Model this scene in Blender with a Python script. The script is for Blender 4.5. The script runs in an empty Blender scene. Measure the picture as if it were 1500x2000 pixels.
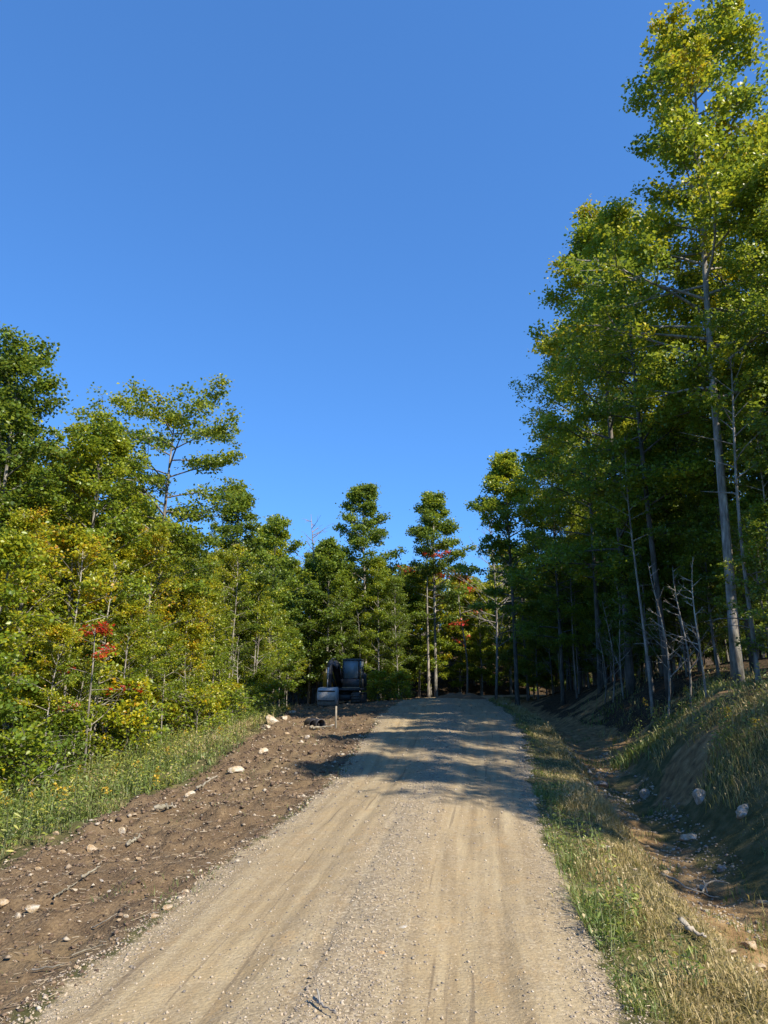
import bpy, math, random
import numpy as np
from mathutils import Vector, Matrix

random.seed(7)
rng = np.random.default_rng(7)
sc = bpy.context.scene
col = sc.collection

# ------------------------------------------------------------------ camera, sky, sun, exposure
PITCH = math.radians(13.4)
CAMZ = 1.7
F = 1387.0 / 1000.0                       # focal length in half-heights of the frame
cam_data = bpy.data.cameras.new("camera")
cam = bpy.data.objects.new("camera", cam_data)
col.objects.link(cam)
cam.location = (0, 0, CAMZ)
cam.rotation_euler = (math.radians(90) + PITCH, 0, 0)
cam_data.sensor_fit = 'VERTICAL'
cam_data.sensor_height = 36
cam_data.lens = 18.0 * F
cam_data.clip_start = 0.05
cam_data.clip_end = 3000
sc.camera = cam

SUN_EL = math.radians(43)
SUN_AZ = math.radians(133)                # clockwise from +Y
S = Vector((math.sin(SUN_AZ) * math.cos(SUN_EL), math.cos(SUN_AZ) * math.cos(SUN_EL), math.sin(SUN_EL)))
world = bpy.data.worlds.new("World")
sc.world = world
world.use_nodes = True
wn = world.node_tree.nodes
wl = world.node_tree.links
bg = wn["Background"]
sky = wn.new("ShaderNodeTexSky")
sky.sky_type = 'NISHITA'
sky.sun_disc = False
sky.sun_elevation = SUN_EL
sky.sun_rotation = SUN_AZ
sky.altitude = 600
sky.air_density = 1.0
sky.dust_density = 0.0
sky.ozone_density = 4.0
tint = wn.new("ShaderNodeMix"); tint.data_type = 'RGBA'; tint.blend_type = 'MULTIPLY'
tint.inputs[0].default_value = 1.0
tint.inputs[7].default_value = (0.315, 0.655, 1.12, 1)      # the clear, saturated blue of the photograph
soft = wn.new("ShaderNodeGamma"); soft.inputs[1].default_value = 0.65
wl.new(sky.outputs[0], soft.inputs[0])
wl.new(soft.outputs[0], tint.inputs[6])
wl.new(tint.outputs[2], bg.inputs[0])
bg.inputs[1].default_value = 0.15

sun_data = bpy.data.lights.new("sun", 'SUN')
sun_data.energy = 4.1
sun_data.angle = math.radians(0.53)
sun_data.color = (1.0, 0.90, 0.75)
sun = bpy.data.objects.new("sun", sun_data)
col.objects.link(sun)
sun.rotation_euler = S.to_track_quat('Z', 'Y').to_euler()
sun.location = (30, -20, 40)

sc.view_settings.view_transform = 'Standard'
sc.view_settings.look = 'None'
sc.view_settings.gamma = 1
sc.view_settings.use_curve_mapping = False
sc.view_settings.exposure = 1.22
sc.cycles.max_bounces = 10
sc.cycles.diffuse_bounces = 5
sc.cycles.glossy_bounces = 2
sc.cycles.transmission_bounces = 6
sc.cycles.transparent_max_bounces = 8
sc.cycles.use_denoising = True

# ------------------------------------------------------------------ helpers
def tag(o, label=None, cat=None, group=None, kind=None):
    if label: o["label"] = label
    if cat: o["category"] = cat
    if group: o["group"] = group
    if kind: o["kind"] = kind
    return o

def mesh_data(name, V, quads=None, tris=None, mat=None, attrs=None, smooth=False):
    V = np.asarray(V, dtype=np.float32).reshape(-1, 3)
    q = np.asarray(quads if quads is not None else [], dtype=np.int32).reshape(-1, 4)
    t = np.asarray(tris if tris is not None else [], dtype=np.int32).reshape(-1, 3)
    me = bpy.data.meshes.new(name)
    me.vertices.add(len(V)); me.vertices.foreach_set("co", V.ravel())
    loops = np.concatenate([q.ravel(), t.ravel()])
    me.loops.add(len(loops)); me.loops.foreach_set("vertex_index", loops)
    nq, nt = len(q), len(t)
    tot = np.concatenate([np.full(nq, 4, np.int32), np.full(nt, 3, np.int32)])
    start = np.concatenate([[0], np.cumsum(tot)[:-1]]).astype(np.int32)
    me.polygons.add(nq + nt)
    me.polygons.foreach_set("loop_start", start)
    me.polygons.foreach_set("loop_total", tot)
    if smooth: me.polygons.foreach_set("use_smooth", np.ones(nq + nt, dtype=bool))
    me.update(calc_edges=True)
    for k, a in (attrs or {}).items():
        at_ = me.attributes.new(k, 'FLOAT', 'POINT')
        at_.data.foreach_set("value", np.asarray(a, dtype=np.float32))
    if mat: me.materials.append(mat)
    return me

def link(name, me, parent=None, loc=None, rz=0.0):
    o = bpy.data.objects.new(name, me)
    col.objects.link(o)
    if parent is not None: o.parent = parent
    if loc is not None: o.location = loc
    if rz: o.rotation_euler = (0, 0, rz)
    return o

def empty(name, loc, rz=0.0):
    o = bpy.data.objects.new(name, None)
    col.objects.link(o)
    o.empty_display_size = 0.3
    o.location = loc
    o.rotation_euler = (0, 0, rz)
    return o

class MB:
    """collects vertices and faces of one mesh"""
    def __init__(s):
        s.v, s.q, s.t, s.n = [], [], [], 0
        s.a = {}
    def add(s, V, quads=None, tris=None, **attrs):
        V = np.asarray(V, float).reshape(-1, 3)
        if quads is not None and len(quads): s.q.append(np.asarray(quads, int) + s.n)
        if tris is not None and len(tris): s.t.append(np.asarray(tris, int) + s.n)
        s.v.append(V)
        for k, x in attrs.items():
            s.a.setdefault(k, []).append(np.broadcast_to(np.asarray(x, float), (len(V),)))
        s.n += len(V)
    def tube(s, P, R, sides=5, cap=True):
        P = np.asarray(P, float); R = np.asarray(R, float)
        n = len(P)
        T = np.gradient(P, axis=0); T /= (np.linalg.norm(T, axis=1, keepdims=True) + 1e-9)
        ref = np.array([0, 0, 1.0]) if abs(T[0, 2]) < 0.8 else np.array([1.0, 0, 0])
        A = np.cross(T, ref); A /= (np.linalg.norm(A, axis=1, keepdims=True) + 1e-9)
        B = np.cross(T, A)
        ang = np.arange(sides) * 2 * math.pi / sides
        V = P[:, None, :] + R[:, None, None] * (np.cos(ang)[None, :, None] * A[:, None, :] + np.sin(ang)[None, :, None] * B[:, None, :])
        i = np.arange(n - 1)[:, None] * sides; j = np.arange(sides)[None, :]; j2 = (j + 1) % sides
        Q = np.stack([i + j, i + j2, i + sides + j2, i + sides + j], -1).reshape(-1, 4)
        V = V.reshape(-1, 3)
        tr = []
        if cap:
            V = np.vstack([V, P[0], P[-1]])
            c0, c1 = n * sides, n * sides + 1
            for k in range(sides):
                tr.append((c0, (k + 1) % sides, k))
                tr.append((c1, (n - 1) * sides + k, (n - 1) * sides + (k + 1) % sides))
        s.add(V, Q, tr)
    def box(s, c, d, rot=None, bev=0.0):
        """box centred at c with size d; bev > 0 chamfers its corners"""
        hx, hy, hz = d[0] / 2, d[1] / 2, d[2] / 2
        if bev <= 0:
            V = np.array([(x, y, z) for z in (-hz, hz) for y in (-hy, hy) for x in (-hx, hx)])
            Q = [(0, 2, 3, 1), (4, 5, 7, 6), (0, 1, 5, 4), (2, 6, 7, 3), (0, 4, 6, 2), (1, 3, 7, 5)]
            if rot is not None: V = V @ np.array(rot.to_matrix() if hasattr(rot, 'to_matrix') else rot).T
            s.add(V + np.array(c), Q); return
        b = bev
        o8 = lambda hx, hy: [(-hx + b, -hy), (hx - b, -hy), (hx, -hy + b), (hx, hy - b), (hx - b, hy), (-hx + b, hy), (-hx, hy - b), (-hx, -hy + b)]
        rings = [[(x, y, -hz) for x, y in o8(hx - b, hy - b)], [(x, y, -hz + b) for x, y in o8(hx, hy)], [(x, y, hz - b) for x, y in o8(hx, hy)], [(x, y, hz) for x, y in o8(hx - b, hy - b)]]
        V = np.array(sum(rings, []) + [(0, 0, -hz), (0, 0, hz)])
        Q = [(r * 8 + k, r * 8 + (k + 1) % 8, r * 8 + 8 + (k + 1) % 8, r * 8 + 8 + k) for r in range(3) for k in range(8)]
        T = [(32, (k + 1) % 8, k) for k in range(8)] + [(33, 24 + k, 24 + (k + 1) % 8) for k in range(8)]
        if rot is not None: V = V @ np.array(rot.to_matrix() if hasattr(rot, 'to_matrix') else rot).T
        s.add(V + np.array(c), Q, T)
    def prism(s, poly, x0, x1):
        """polygon in (y, z) pulled along x"""
        n = len(poly)
        V = [(x0, y, z) for y, z in poly] + [(x1, y, z) for y, z in poly]
        cy = sum(p[0] for p in poly) / n; cz = sum(p[1] for p in poly) / n
        V += [(x0, cy, cz), (x1, cy, cz)]
        Q = [(k, (k + 1) % n, n + (k + 1) % n, n + k) for k in range(n)]
        T = [(2 * n, (k + 1) % n, k) for k in range(n)] + [(2 * n + 1, n + k, n + (k + 1) % n) for k in range(n)]
        s.add(V, Q, T)
    def data(s, name, mat, smooth=False):
        V = np.vstack(s.v)
        at_ = {k: np.concatenate(x) for k, x in s.a.items()}
        return mesh_data(name, V, np.vstack(s.q) if s.q else None, np.vstack(s.t) if s.t else None, mat, at_, smooth)

# value noise
def _h(ix, iy, seed):
    v = np.sin(ix * 127.1 + iy * 311.7 + seed * 74.7) * 43758.5453
    return v - np.floor(v)
def vnoise(x, y, seed=0):
    ix = np.floor(x); iy = np.floor(y); fx = x - ix; fy = y - iy
    fx = fx * fx * (3 - 2 * fx); fy = fy * fy * (3 - 2 * fy)
    a = _h(ix, iy, seed); b = _h(ix + 1, iy, seed); c = _h(ix, iy + 1, seed); d = _h(ix + 1, iy + 1, seed)
    return (a * (1 - fx) + b * fx) * (1 - fy) + (c * (1 - fx) + d * fx) * fy - 0.5
def fbm(x, y, seed=0, octv=3):
    r = 0; amp = 1.0
    for k in range(octv):
        r = r + amp * vnoise(x, y, seed + k * 11); x = x * 2.03 + 5.1; y = y * 2.03 + 3.7; amp *= 0.5
    return r
def sstep(a, b, x):
    t = np.clip((x - a) / (b - a), 0, 1)
    return t * t * (3 - 2 * t)

# ------------------------------------------------------------------ lie of the land
def ray(px, py):
    r = (px - 750) / 1387.0; d = (py - 1000) / 1387.0
    return np.array([r, math.cos(PITCH) + d * math.sin(PITCH), math.sin(PITCH) - d * math.cos(PITCH)])

def z_road(Y):
    return 0.6 * sstep(6, 26, Y) + 0.05 * np.sin(np.clip(Y - 8, 0, 30) * 0.9) * sstep(8, 12, Y)

EDGE = [(2000, 45, 1225), (1900, 180, 1172), (1800, 312, 1130), (1700, 432, 1082), (1600, 562, 1050), (1540, 640, 1037),
        (1480, 690, 1026), (1440, 715, 1018), (1400, 745, 1000), (1380, 768, 975), (1370, 782, 950)]
_t = []
for py, xl, xr in EDGE:
    d = ray(750, py); Yv = 3.0
    for _ in range(60): Yv = 0.5 * Yv + 0.5 * d[1] * (CAMZ - 0.6 * float(sstep(6, 26, np.array(Yv)))) / (-d[2])
    t = Yv / d[1]
    _t.append((Yv, (xl - 750) / 1387 * t, (xr - 750) / 1387 * t))
_t = [(-30, _t[0][1] - 34 * 0.11, _t[0][2] - 34 * 0.11)] + _t
_t += [(50, 3.6, 7.6), (53, 7.5, 11.6), (56, 13.5, 18), (60, 24, 29), (70, 60, 66), (90, 140, 148), (140, 300, 310), (400, 900, 910)]
_t = np.array(_t)
_Yd = np.arange(-30, 400, 0.25)
def _sm(a):
    k = np.ones(13) / 13
    p = np.concatenate([np.full(6, a[0]), a, np.full(6, a[-1])])
    return np.convolve(p, k, 'valid')
_XL = _sm(np.interp(_Yd, _t[:, 0], _t[:, 1])); _XR = _sm(np.interp(_Yd, _t[:, 0], _t[:, 2]))
def XL(Y): return np.interp(Y, _Yd, _XL)
def XR(Y): return np.interp(Y, _Yd, _XR)
def shoulder_w(Y): return np.interp(Y, [0, 15, 20, 35, 42, 50, 60], [2.5, 2.6, 3.1, 4.8, 6.0, 4.0, 2.5])
def bank_shift(Y): return 0.9 * np.exp(-((Y - 13.0) / 3.6) ** 2) - 0.7 * np.exp(-((Y - 22.0) / 5.0) ** 2)

def height(X, Y, fine=True):
    X = np.asarray(X, float); Y = np.asarray(Y, float)
    zr = z_road(Y)
    xl, xr = XL(Y), XR(Y)
    w = (xr - xl) / 2; xc = (xl + xr) / 2
    lat = (X - xc) / w
    crown = 0.09 * np.clip(1 - lat ** 2, -0.6, 1)
    ruts = -0.028 * (np.exp(-((lat - 0.45) / 0.2) ** 2) + np.exp(-((lat + 0.5) / 0.2) ** 2))
    for c_, w_, s_ in ((-0.66, 0.03, 1), (-0.55, 0.022, 2), (-0.36, 0.03, 3), (-0.12, 0.02, 4), (0.30, 0.03, 5), (0.42, 0.022, 6), (0.62, 0.03, 7)):
        ruts = ruts - 0.020 * np.exp(-((lat - c_ - 0.05 * vnoise(Y * 0.25, 0 * Y, s_)) / w_) ** 2) * np.clip(0.5 + 1.6 * vnoise(Y * 0.4, 0 * Y + 3, s_), 0, 1)
    dl = np.maximum(xl - X, 0); e = np.maximum(X - xr, 0)
    sw = shoulder_w(Y)
    z = zr + crown + ruts * (np.abs(lat) < 1.2)
    # shoulder and meadow
    zs = -0.05 * np.minimum(dl, sw) - 0.12 * np.clip(dl - sw, 0, 4.5) - 0.01 * np.clip(dl - sw - 4.5, 0, 60)
    zs = zs + 0.10 * np.exp(-((dl - sw + 0.35) / 0.45) ** 2) * (0.6 + 1.2 * fbm(X * 0.9, Y * 0.9, 3, 2)) * (dl > 0.3)
    # verge, ditch, bank
    e2 = e + bank_shift(Y) * sstep(1.9, 3.2, e)
    near = 1 - 0.55 * sstep(26, 45, Y)
    zb = np.interp(e2, [0, 0.5, 0.9, 1.35, 1.8, 2.2, 3.2, 4.6, 5.6, 8, 60], [0, -0.01, -0.06, -0.42, -0.52, -0.40, 0.25, 1.15, 1.45, 1.75, 3.0]) * near + 0.16 * np.clip(e - 9, 0, 50)
    z = z + np.where(X < xc, zs, zb)
    z = z + 0.10 * np.clip(dl - sw - 7, 0, 45) + 0.10 * np.clip(Y - 56, 0, 70)
    if fine:
        onroad = 1 - sstep(0.92, 1.08, np.abs(lat))
        dirt = sstep(0.0, 0.5, dl) * (1 - sstep(0.2, 1.0, dl - sw))
        rough = 0.022 * onroad + 0.16 * dirt + 0.09 * (1 - onroad) * (1 - dirt)
        z = z + rough * fbm(X * 2.3, Y * 2.3, 1, 4)
        z = z + dirt * 0.13 * np.maximum(fbm(X * 7, Y * 7, 5, 3), 0)
        z = z + 0.30 * fbm(X * 0.16, Y * 0.16, 8, 2) * sstep(3.0, 9, np.maximum(dl, e))
    return z

def hz(x, y): return float(height(np.array([x]), np.array([y]))[0])

def at(px, py):
    """the point of the ground seen at a pixel of the photograph"""
    d = ray(px, py)
    t = np.linspace(2.5, 90, 6000)
    P = d[None, :] * t[:, None] + np.array([0, 0, CAMZ])
    below = P[:, 2] < height(P[:, 0], P[:, 1])
    i = int(np.argmax(below)) if below.any() else len(t) - 1
    return Vector((P[i, 0], P[i, 1], hz(P[i, 0], P[i, 1])))

# ------------------------------------------------------------------ materials
def newmat(name):
    m = bpy.data.materials.new(name); m.use_nodes = True
    nt = m.node_tree
    return m, nt.nodes, nt.links, nt.nodes["Principled BSDF"]
def N(nodes, t, **kw):
    n = nodes.new(t)
    for k, v in kw.items(): setattr(n, k, v)
    return n
def ramp(nodes, stops, interp='LINEAR'):
    r = nodes.new("ShaderNodeValToRGB"); cr = r.color_ramp; cr.interpolation = interp
    while len(cr.elements) > 1: cr.elements.remove(cr.elements[-1])
    cr.elements[0].position = stops[0][0]; cr.elements[0].color = (*stops[0][1], 1)
    for p, c in stops[1:]:
        el = cr.elements.new(p); el.color = (*c, 1)
    return r
def math_(nodes, links, op, a, b=None, clamp=False):
    n = nodes.new("ShaderNodeMath"); n.operation = op; n.use_clamp = clamp
    for i, x in enumerate((a, b)):
        if x is None: continue
        if isinstance(x, (int, float)): n.inputs[i].default_value = x
        else: links.new(x, n.inputs[i])
    return n.outputs[0]
def mixc(nodes, links, f, a, b, mode='MIX'):
    n = nodes.new("ShaderNodeMix"); n.data_type = 'RGBA'; n.blend_type = mode
    for s, x in ((n.inputs[0], f), (n.inputs[6], a), (n.inputs[7], b)):
        if isinstance(x, (int, float)): s.default_value = x
        elif isinstance(x, tuple): s.default_value = (*x, 1)
        else: links.new(x, s)
    return n.outputs[2]
def attr(nodes, name):
    n = nodes.new("ShaderNodeAttribute"); n.attribute_name = name
    return n.outputs["Fac"]
def noise(nodes, links, scale, detail=4, rough=0.55, vec=None, out="Fac"):
    n = nodes.new("ShaderNodeTexNoise"); n.inputs["Scale"].default_value = scale
    n.inputs["Detail"].default_value = detail; n.inputs["Roughness"].default_value = rough
    if vec is not None: links.new(vec, n.inputs["Vector"])
    return n.outputs[out]

LEAF_STOPS = [(0.0, (0.060, 0.098, 0.022)), (0.25, (0.105, 0.168, 0.028)), (0.45, (0.185, 0.255, 0.032)), (0.62, (0.30, 0.33, 0.035)),
              (0.78, (0.47, 0.41, 0.035)), (0.9, (0.48, 0.25, 0.035)), (1.0, (0.40, 0.13, 0.025))]
def leaf_material(name, stops, trans=0.47, rough=0.40):
    m, n, l, bs = newmat(name)
    oi = N(n, "ShaderNodeObjectInfo")
    sep = N(n, "ShaderNodeSeparateColor"); l.new(oi.outputs["Color"], sep.inputs[0])
    a = math_(n, l, 'MULTIPLY', math_(n, l, 'SUBTRACT', attr(n, "rnd"), 0.5), 0.30)
    b = math_(n, l, 'MULTIPLY', math_(n, l, 'SUBTRACT', attr(n, "clump"), 0.5), 0.42)
    v = math_(n, l, 'ADD', math_(n, l, 'ADD', a, b), sep.outputs[0], clamp=True)
    r = ramp(n, stops); l.new(v, r.inputs[0])
    hsv = N(n, "ShaderNodeHueSaturation"); l.new(r.outputs[0], hsv.inputs["Color"])
    l.new(math_(n, l, 'MULTIPLY', sep.outputs[1], 2.0), hsv.inputs["Value"])
    l.new(math_(n, l, 'MULTIPLY', sep.outputs[2], 2.0), hsv.inputs["Saturation"])
    l.new(hsv.outputs[0], bs.inputs["Base Color"])
    bs.inputs["Roughness"].default_value = rough
    bs.inputs["Specular IOR Level"].default_value = 0.55
    tr = N(n, "ShaderNodeBsdfTranslucent")
    l.new(mixc(n, l, 0.35, hsv.outputs[0], (0.36, 0.38, 0.04)), tr.inputs["Color"])
    mx = N(n, "ShaderNodeMixShader"); mx.inputs[0].default_value = trans
    l.new(bs.outputs[0], mx.inputs[1]); l.new(tr.outputs[0], mx.inputs[2])
    l.new(mx.outputs[0], n["Material Output"].inputs["Surface"])
    return m
M_leaf = leaf_material("leaf", LEAF_STOPS)
M_red = leaf_material("red_leaf", [(0, (0.30, 0.05, 0.02)), (0.4, (0.38, 0.03, 0.028)), (0.7, (0.40, 0.08, 0.035)), (1, (0.30, 0.20, 0.03))], 0.4)
M_blade = leaf_material("grass_blade", [(0.0, (0.035, 0.075, 0.012)), (0.3, (0.085, 0.15, 0.022)), (0.5, (0.17, 0.20, 0.045)), (0.72, (0.33, 0.255, 0.10)), (1.0, (0.40, 0.30, 0.14))], 0.3, 0.5)
M_flower = leaf_material("goldenrod_flower", [(0, (0.45, 0.30, 0.02)), (1, (0.55, 0.36, 0.03))], 0.25, 0.6)

def bark_material(name, c0, c1, c2):
    m, n, l, bs = newmat(name)
    tc = N(n, "ShaderNodeTexCoord"); mp = N(n, "ShaderNodeMapping"); mp.inputs["Scale"].default_value = (1, 1, 0.22)
    l.new(tc.outputs["Object"], mp.inputs[0])
    f = noise(n, l, 9, 6, 0.65, mp.outputs[0])
    f2 = noise(n, l, 1.3, 3, 0.5, tc.outputs["Object"])
    r = ramp(n, [(0.32, c0), (0.5, c1), (0.68, c2)]); l.new(f, r.inputs[0])
    r2 = ramp(n, [(0.35, (0.55, 0.58, 0.5)), (0.6, (1, 1, 1))]); l.new(f2, r2.inputs[0])
    c = mixc(n, l, 1.0, r.outputs[0], r2.outputs[0], 'MULTIPLY')
    oi = N(n, "ShaderNodeObjectInfo")
    c = mixc(n, l, 1.0, c, oi.outputs["Color"], 'MULTIPLY')
    l.new(c, bs.inputs["Base Color"]); bs.inputs["Roughness"].default_value = 0.9
    bp = N(n, "ShaderNodeBump"); bp.inputs["Strength"].default_value = 0.7; bp.inputs["Distance"].default_value = 0.03
    l.new(f, bp.inputs["Height"]); l.new(bp.outputs[0], bs.inputs["Normal"])
    return m
M_bark = bark_material("bark", (0.07, 0.06, 0.05), (0.19, 0.17, 0.15), (0.34, 0.32, 0.28))
M_wood = bark_material("weathered_wood", (0.16, 0.13, 0.095), (0.30, 0.26, 0.20), (0.44, 0.39, 0.31))

def stone_material():
    m, n, l, bs = newmat("stone")
    tc = N(n, "ShaderNodeTexCoord"); oi = N(n, "ShaderNodeObjectInfo")
    f = noise(n, l, 14, 7, 0.7, tc.outputs["Object"]); f2 = noise(n, l, 3.0, 3, 0.5, tc.outputs["Object"])
    r = ramp(n, [(0.3, (0.20, 0.19, 0.17)), (0.5, (0.36, 0.34, 0.31)), (0.7, (0.50, 0.48, 0.44))]); l.new(f, r.inputs[0])
    r2 = ramp(n, [(0.4, (0.78, 0.66, 0.48)), (0.62, (1, 1, 1))]); l.new(f2, r2.inputs[0])
    c = mixc(n, l, 1.0, r.outputs[0], r2.outputs[0], 'MULTIPLY')
    c = mixc(n, l, 1.0, c, oi.outputs["Color"], 'MULTIPLY')
    l.new(c, bs.inputs["Base Color"]); bs.inputs["Roughness"].default_value = 0.85
    bp = N(n, "ShaderNodeBump"); bp.inputs["Strength"].default_value = 0.6; bp.inputs["Distance"].default_value = 0.02
    l.new(f, bp.inputs["Height"]); l.new(bp.outputs[0], bs.inputs["Normal"])
    return m
M_stone = stone_material()

def ground_material():
    m, n, l, bs = newmat("earth")
    geo = N(n, "ShaderNodeNewGeometry"); P = geo.outputs["Position"]
    lat = attr(n, "lat"); road = attr(n, "road"); dirt = attr(n, "dirt"); wood = attr(n, "wood"); bed = attr(n, "bed"); along = attr(n, "along")
    n_big = noise(n, l, 0.7, 4, 0.55, P); n_mid = noise(n, l, 5, 5, 0.6, P); n_fine = noise(n, l, 45, 6, 0.7, P); n_grit = noise(n, l, 160, 3, 0.7, P)
    # noise stretched along the road: tyre smears
    cx = N(n, "ShaderNodeCombineXYZ"); l.new(math_(n, l, 'MULTIPLY', lat, 7.0), cx.inputs[0]); l.new(math_(n, l, 'MULTIPLY', along, 0.22), cx.inputs[1])
    n_str = noise(n, l, 1.6, 5, 0.6, cx.outputs[0])
    cx2 = N(n, "ShaderNodeCombineXYZ"); l.new(math_(n, l, 'MULTIPLY', lat, 5.0), cx2.inputs[0]); l.new(math_(n, l, 'MULTIPLY', along, 1.6), cx2.inputs[1])
    cx3 = N(n, "ShaderNodeCombineXYZ"); l.new(math_(n, l, 'MULTIPLY', lat, 26.0), cx3.inputs[0]); l.new(math_(n, l, 'MULTIPLY', along, 0.35), cx3.inputs[1])
    n_line = noise(n, l, 1.0, 3, 0.55, cx3.outputs[0])
    n_patch = noise(n, l, 1.0, 4, 0.6, cx2.outputs[0])
    # gravel stones as cells
    vor = N(n, "ShaderNodeTexVoronoi"); vor.inputs["Scale"].default_value = 38; l.new(P, vor.inputs["Vector"])
    vor2 = N(n, "ShaderNodeTexVoronoi"); vor2.inputs["Scale"].default_value = 95; l.new(P, vor2.inputs["Vector"])
    sepv = N(n, "ShaderNodeSeparateColor"); l.new(vor.outputs["Color"], sepv.inputs[0])
    sepv2 = N(n, "ShaderNodeSeparateColor"); l.new(vor2.outputs["Color"], sepv2.inputs[0])
    # road colours
    sand = ramp(n, [(0.3, (0.22, 0.165, 0.095)), (0.5, (0.325, 0.255, 0.15)), (0.7, (0.42, 0.345, 0.215))]); l.new(n_str, sand.inputs[0])
    ochre = mixc(n, l, math_(n, l, 'MULTIPLY', ramp_out(n, l, n_patch, 0.54, 0.68), 0.5), sand.outputs[0], (0.36, 0.245, 0.115))
    gravel = ramp(n, [(0.0, (0.12, 0.105, 0.085)), (0.45, (0.235, 0.205, 0.155)), (0.8, (0.34, 0.295, 0.22)), (1.0, (0.55, 0.50, 0.41))]); l.new(sepv.outputs[0], gravel.inputs[0])
    grav2 = ramp(n, [(0.0, (0.15, 0.12, 0.08)), (0.6, (0.30, 0.24, 0.155)), (1.0, (0.48, 0.41, 0.29))]); l.new(sepv2.outputs[0], grav2.inputs[0])
    gravel_c = mixc(n, l, 0.55, gravel.outputs[0], grav2.outputs[0])
    gm = ramp(n, [(0.0, (0.7,) * 3), (0.06, (0.45,) * 3), (0.17, (0.26,) * 3), (0.34, (0.24,) * 3), (0.46, (0.75,) * 3), (0.56, (0.70,) * 3), (0.64, (0.34,) * 3), (0.82, (0.26,) * 3), (0.93, (0.5,) * 3), (1.0, (0.8,) * 3)])
    l.new(math_(n, l, 'ADD', math_(n, l, 'MULTIPLY', lat, 0.5), 0.5, clamp=True), gm.inputs[0])
    gmv = N(n, "ShaderNodeSeparateColor"); l.new(gm.outputs[0], gmv.inputs[0])
    gfac = math_(n, l, 'ADD', gmv.outputs[0], math_(n, l, 'MULTIPLY', math_(n, l, 'SUBTRACT', n_mid, 0.5), 1.3), clamp=True)
    roadc = mixc(n, l, gfac, ochre, gravel_c)
    gr = ramp(n, [(0.3, (0.62, 0.62, 0.62)), (0.5, (1, 1, 1)), (0.75, (1.25, 1.25, 1.22))]); l.new(n_grit, gr.inputs[0])
    roadc = mixc(n, l, 0.6, roadc, mixc(n, l, 1.0, roadc, gr.outputs[0], 'MULTIPLY'))
    # thin dark tyre lines and damp streaks
    roadc = mixc(n, l, math_(n, l, 'MULTIPLY', ramp_out(n, l, n_line, 0.62, 0.70), 0.55), roadc, (0.13, 0.10, 0.07))
    # brown dug-over soil
    soil = ramp(n, [(0.28, (0.036, 0.026, 0.018)), (0.46, (0.105, 0.073, 0.044)), (0.60, (0.18, 0.13, 0.078)), (0.76, (0.33, 0.26, 0.165))])
    l.new(math_(n, l, 'ADD', math_(n, l, 'MULTIPLY', n_fine, 0.6), math_(n, l, 'MULTIPLY', n_mid, 0.42)), soil.inputs[0])
    soilc = mixc(n, l, math_(n, l, 'MULTIPLY', ramp_out(n, l, n_big, 0.5, 0.65), 0.5), soil.outputs[0], (0.20, 0.15, 0.085))
    straw = ramp_out(n, l, n_grit, 0.62, 0.72)
    soilc = mixc(n, l, math_(n, l, 'MULTIPLY', straw, 0.8), soilc, (0.34, 0.27, 0.17))
    # turf below the grass
    turf = ramp(n, [(0.3, (0.045, 0.05, 0.018)), (0.5, (0.10, 0.095, 0.04)), (0.7, (0.17, 0.14, 0.07))]); l.new(n_mid, turf.inputs[0])
    # leaf litter in the woods
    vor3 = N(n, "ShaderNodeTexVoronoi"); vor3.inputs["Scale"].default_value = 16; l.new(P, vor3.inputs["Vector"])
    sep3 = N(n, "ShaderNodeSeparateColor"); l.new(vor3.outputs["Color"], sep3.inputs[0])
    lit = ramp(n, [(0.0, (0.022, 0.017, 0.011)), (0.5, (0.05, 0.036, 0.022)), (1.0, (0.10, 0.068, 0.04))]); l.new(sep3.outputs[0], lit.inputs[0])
    bedc = ramp(n, [(0.3, (0.10, 0.065, 0.036)), (0.5, (0.235, 0.155, 0.075)), (0.7, (0.35, 0.25, 0.13))]); l.new(n_mid, bedc.inputs[0])
    jag = math_(n, l, 'MULTIPLY', math_(n, l, 'SUBTRACT', n_mid, 0.5), 1.6)
    jag2 = math_(n, l, 'MULTIPLY', math_(n, l, 'SUBTRACT', n_fine, 0.5), 0.9)
    def edge(a): return ramp_out(n, l, math_(n, l, 'ADD', a, math_(n, l, 'ADD', jag, jag2)), 0.3, 0.7)
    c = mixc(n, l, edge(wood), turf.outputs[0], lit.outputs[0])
    c = mixc(n, l, edge(bed), c, bedc.outputs[0])
    c = mixc(n, l, edge(dirt), c, soilc)
    c = mixc(n, l, edge(road), c, roadc)
    c = mixc(n, l, 1.0, c, (0.92, 0.90, 0.86), 'MULTIPLY')
    l.new(c, bs.inputs["Base Color"]); bs.inputs["Roughness"].default_value = 0.95
    bs.inputs["Specular IOR Level"].default_value = 0.15
    hgt = math_(n, l, 'ADD', math_(n, l, 'MULTIPLY', n_fine, 0.5), math_(n, l, 'ADD', math_(n, l, 'MULTIPLY', vor.outputs["Distance"], -0.45), math_(n, l, 'MULTIPLY', n_grit, 0.3)))
    bp = N(n, "ShaderNodeBump"); bp.inputs["Distance"].default_value = 0.03
    l.new(math_(n, l, 'ADD', math_(n, l, 'MULTIPLY', road, -0.25), 0.75), bp.inputs["Strength"])
    l.new(hgt, bp.inputs["Height"]); l.new(bp.outputs[0], bs.inputs["Normal"])
    return m
def ramp_out(n, l, v, a, b):
    mr = N(n, "ShaderNodeMapRange"); mr.inputs["From Min"].default_value = a; mr.inputs["From Max"].default_value = b
    mr.interpolation_type = 'SMOOTHSTEP'
    l.new(v, mr.inputs["Value"])
    return mr.outputs["Result"]
M_ground = ground_material()

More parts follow.
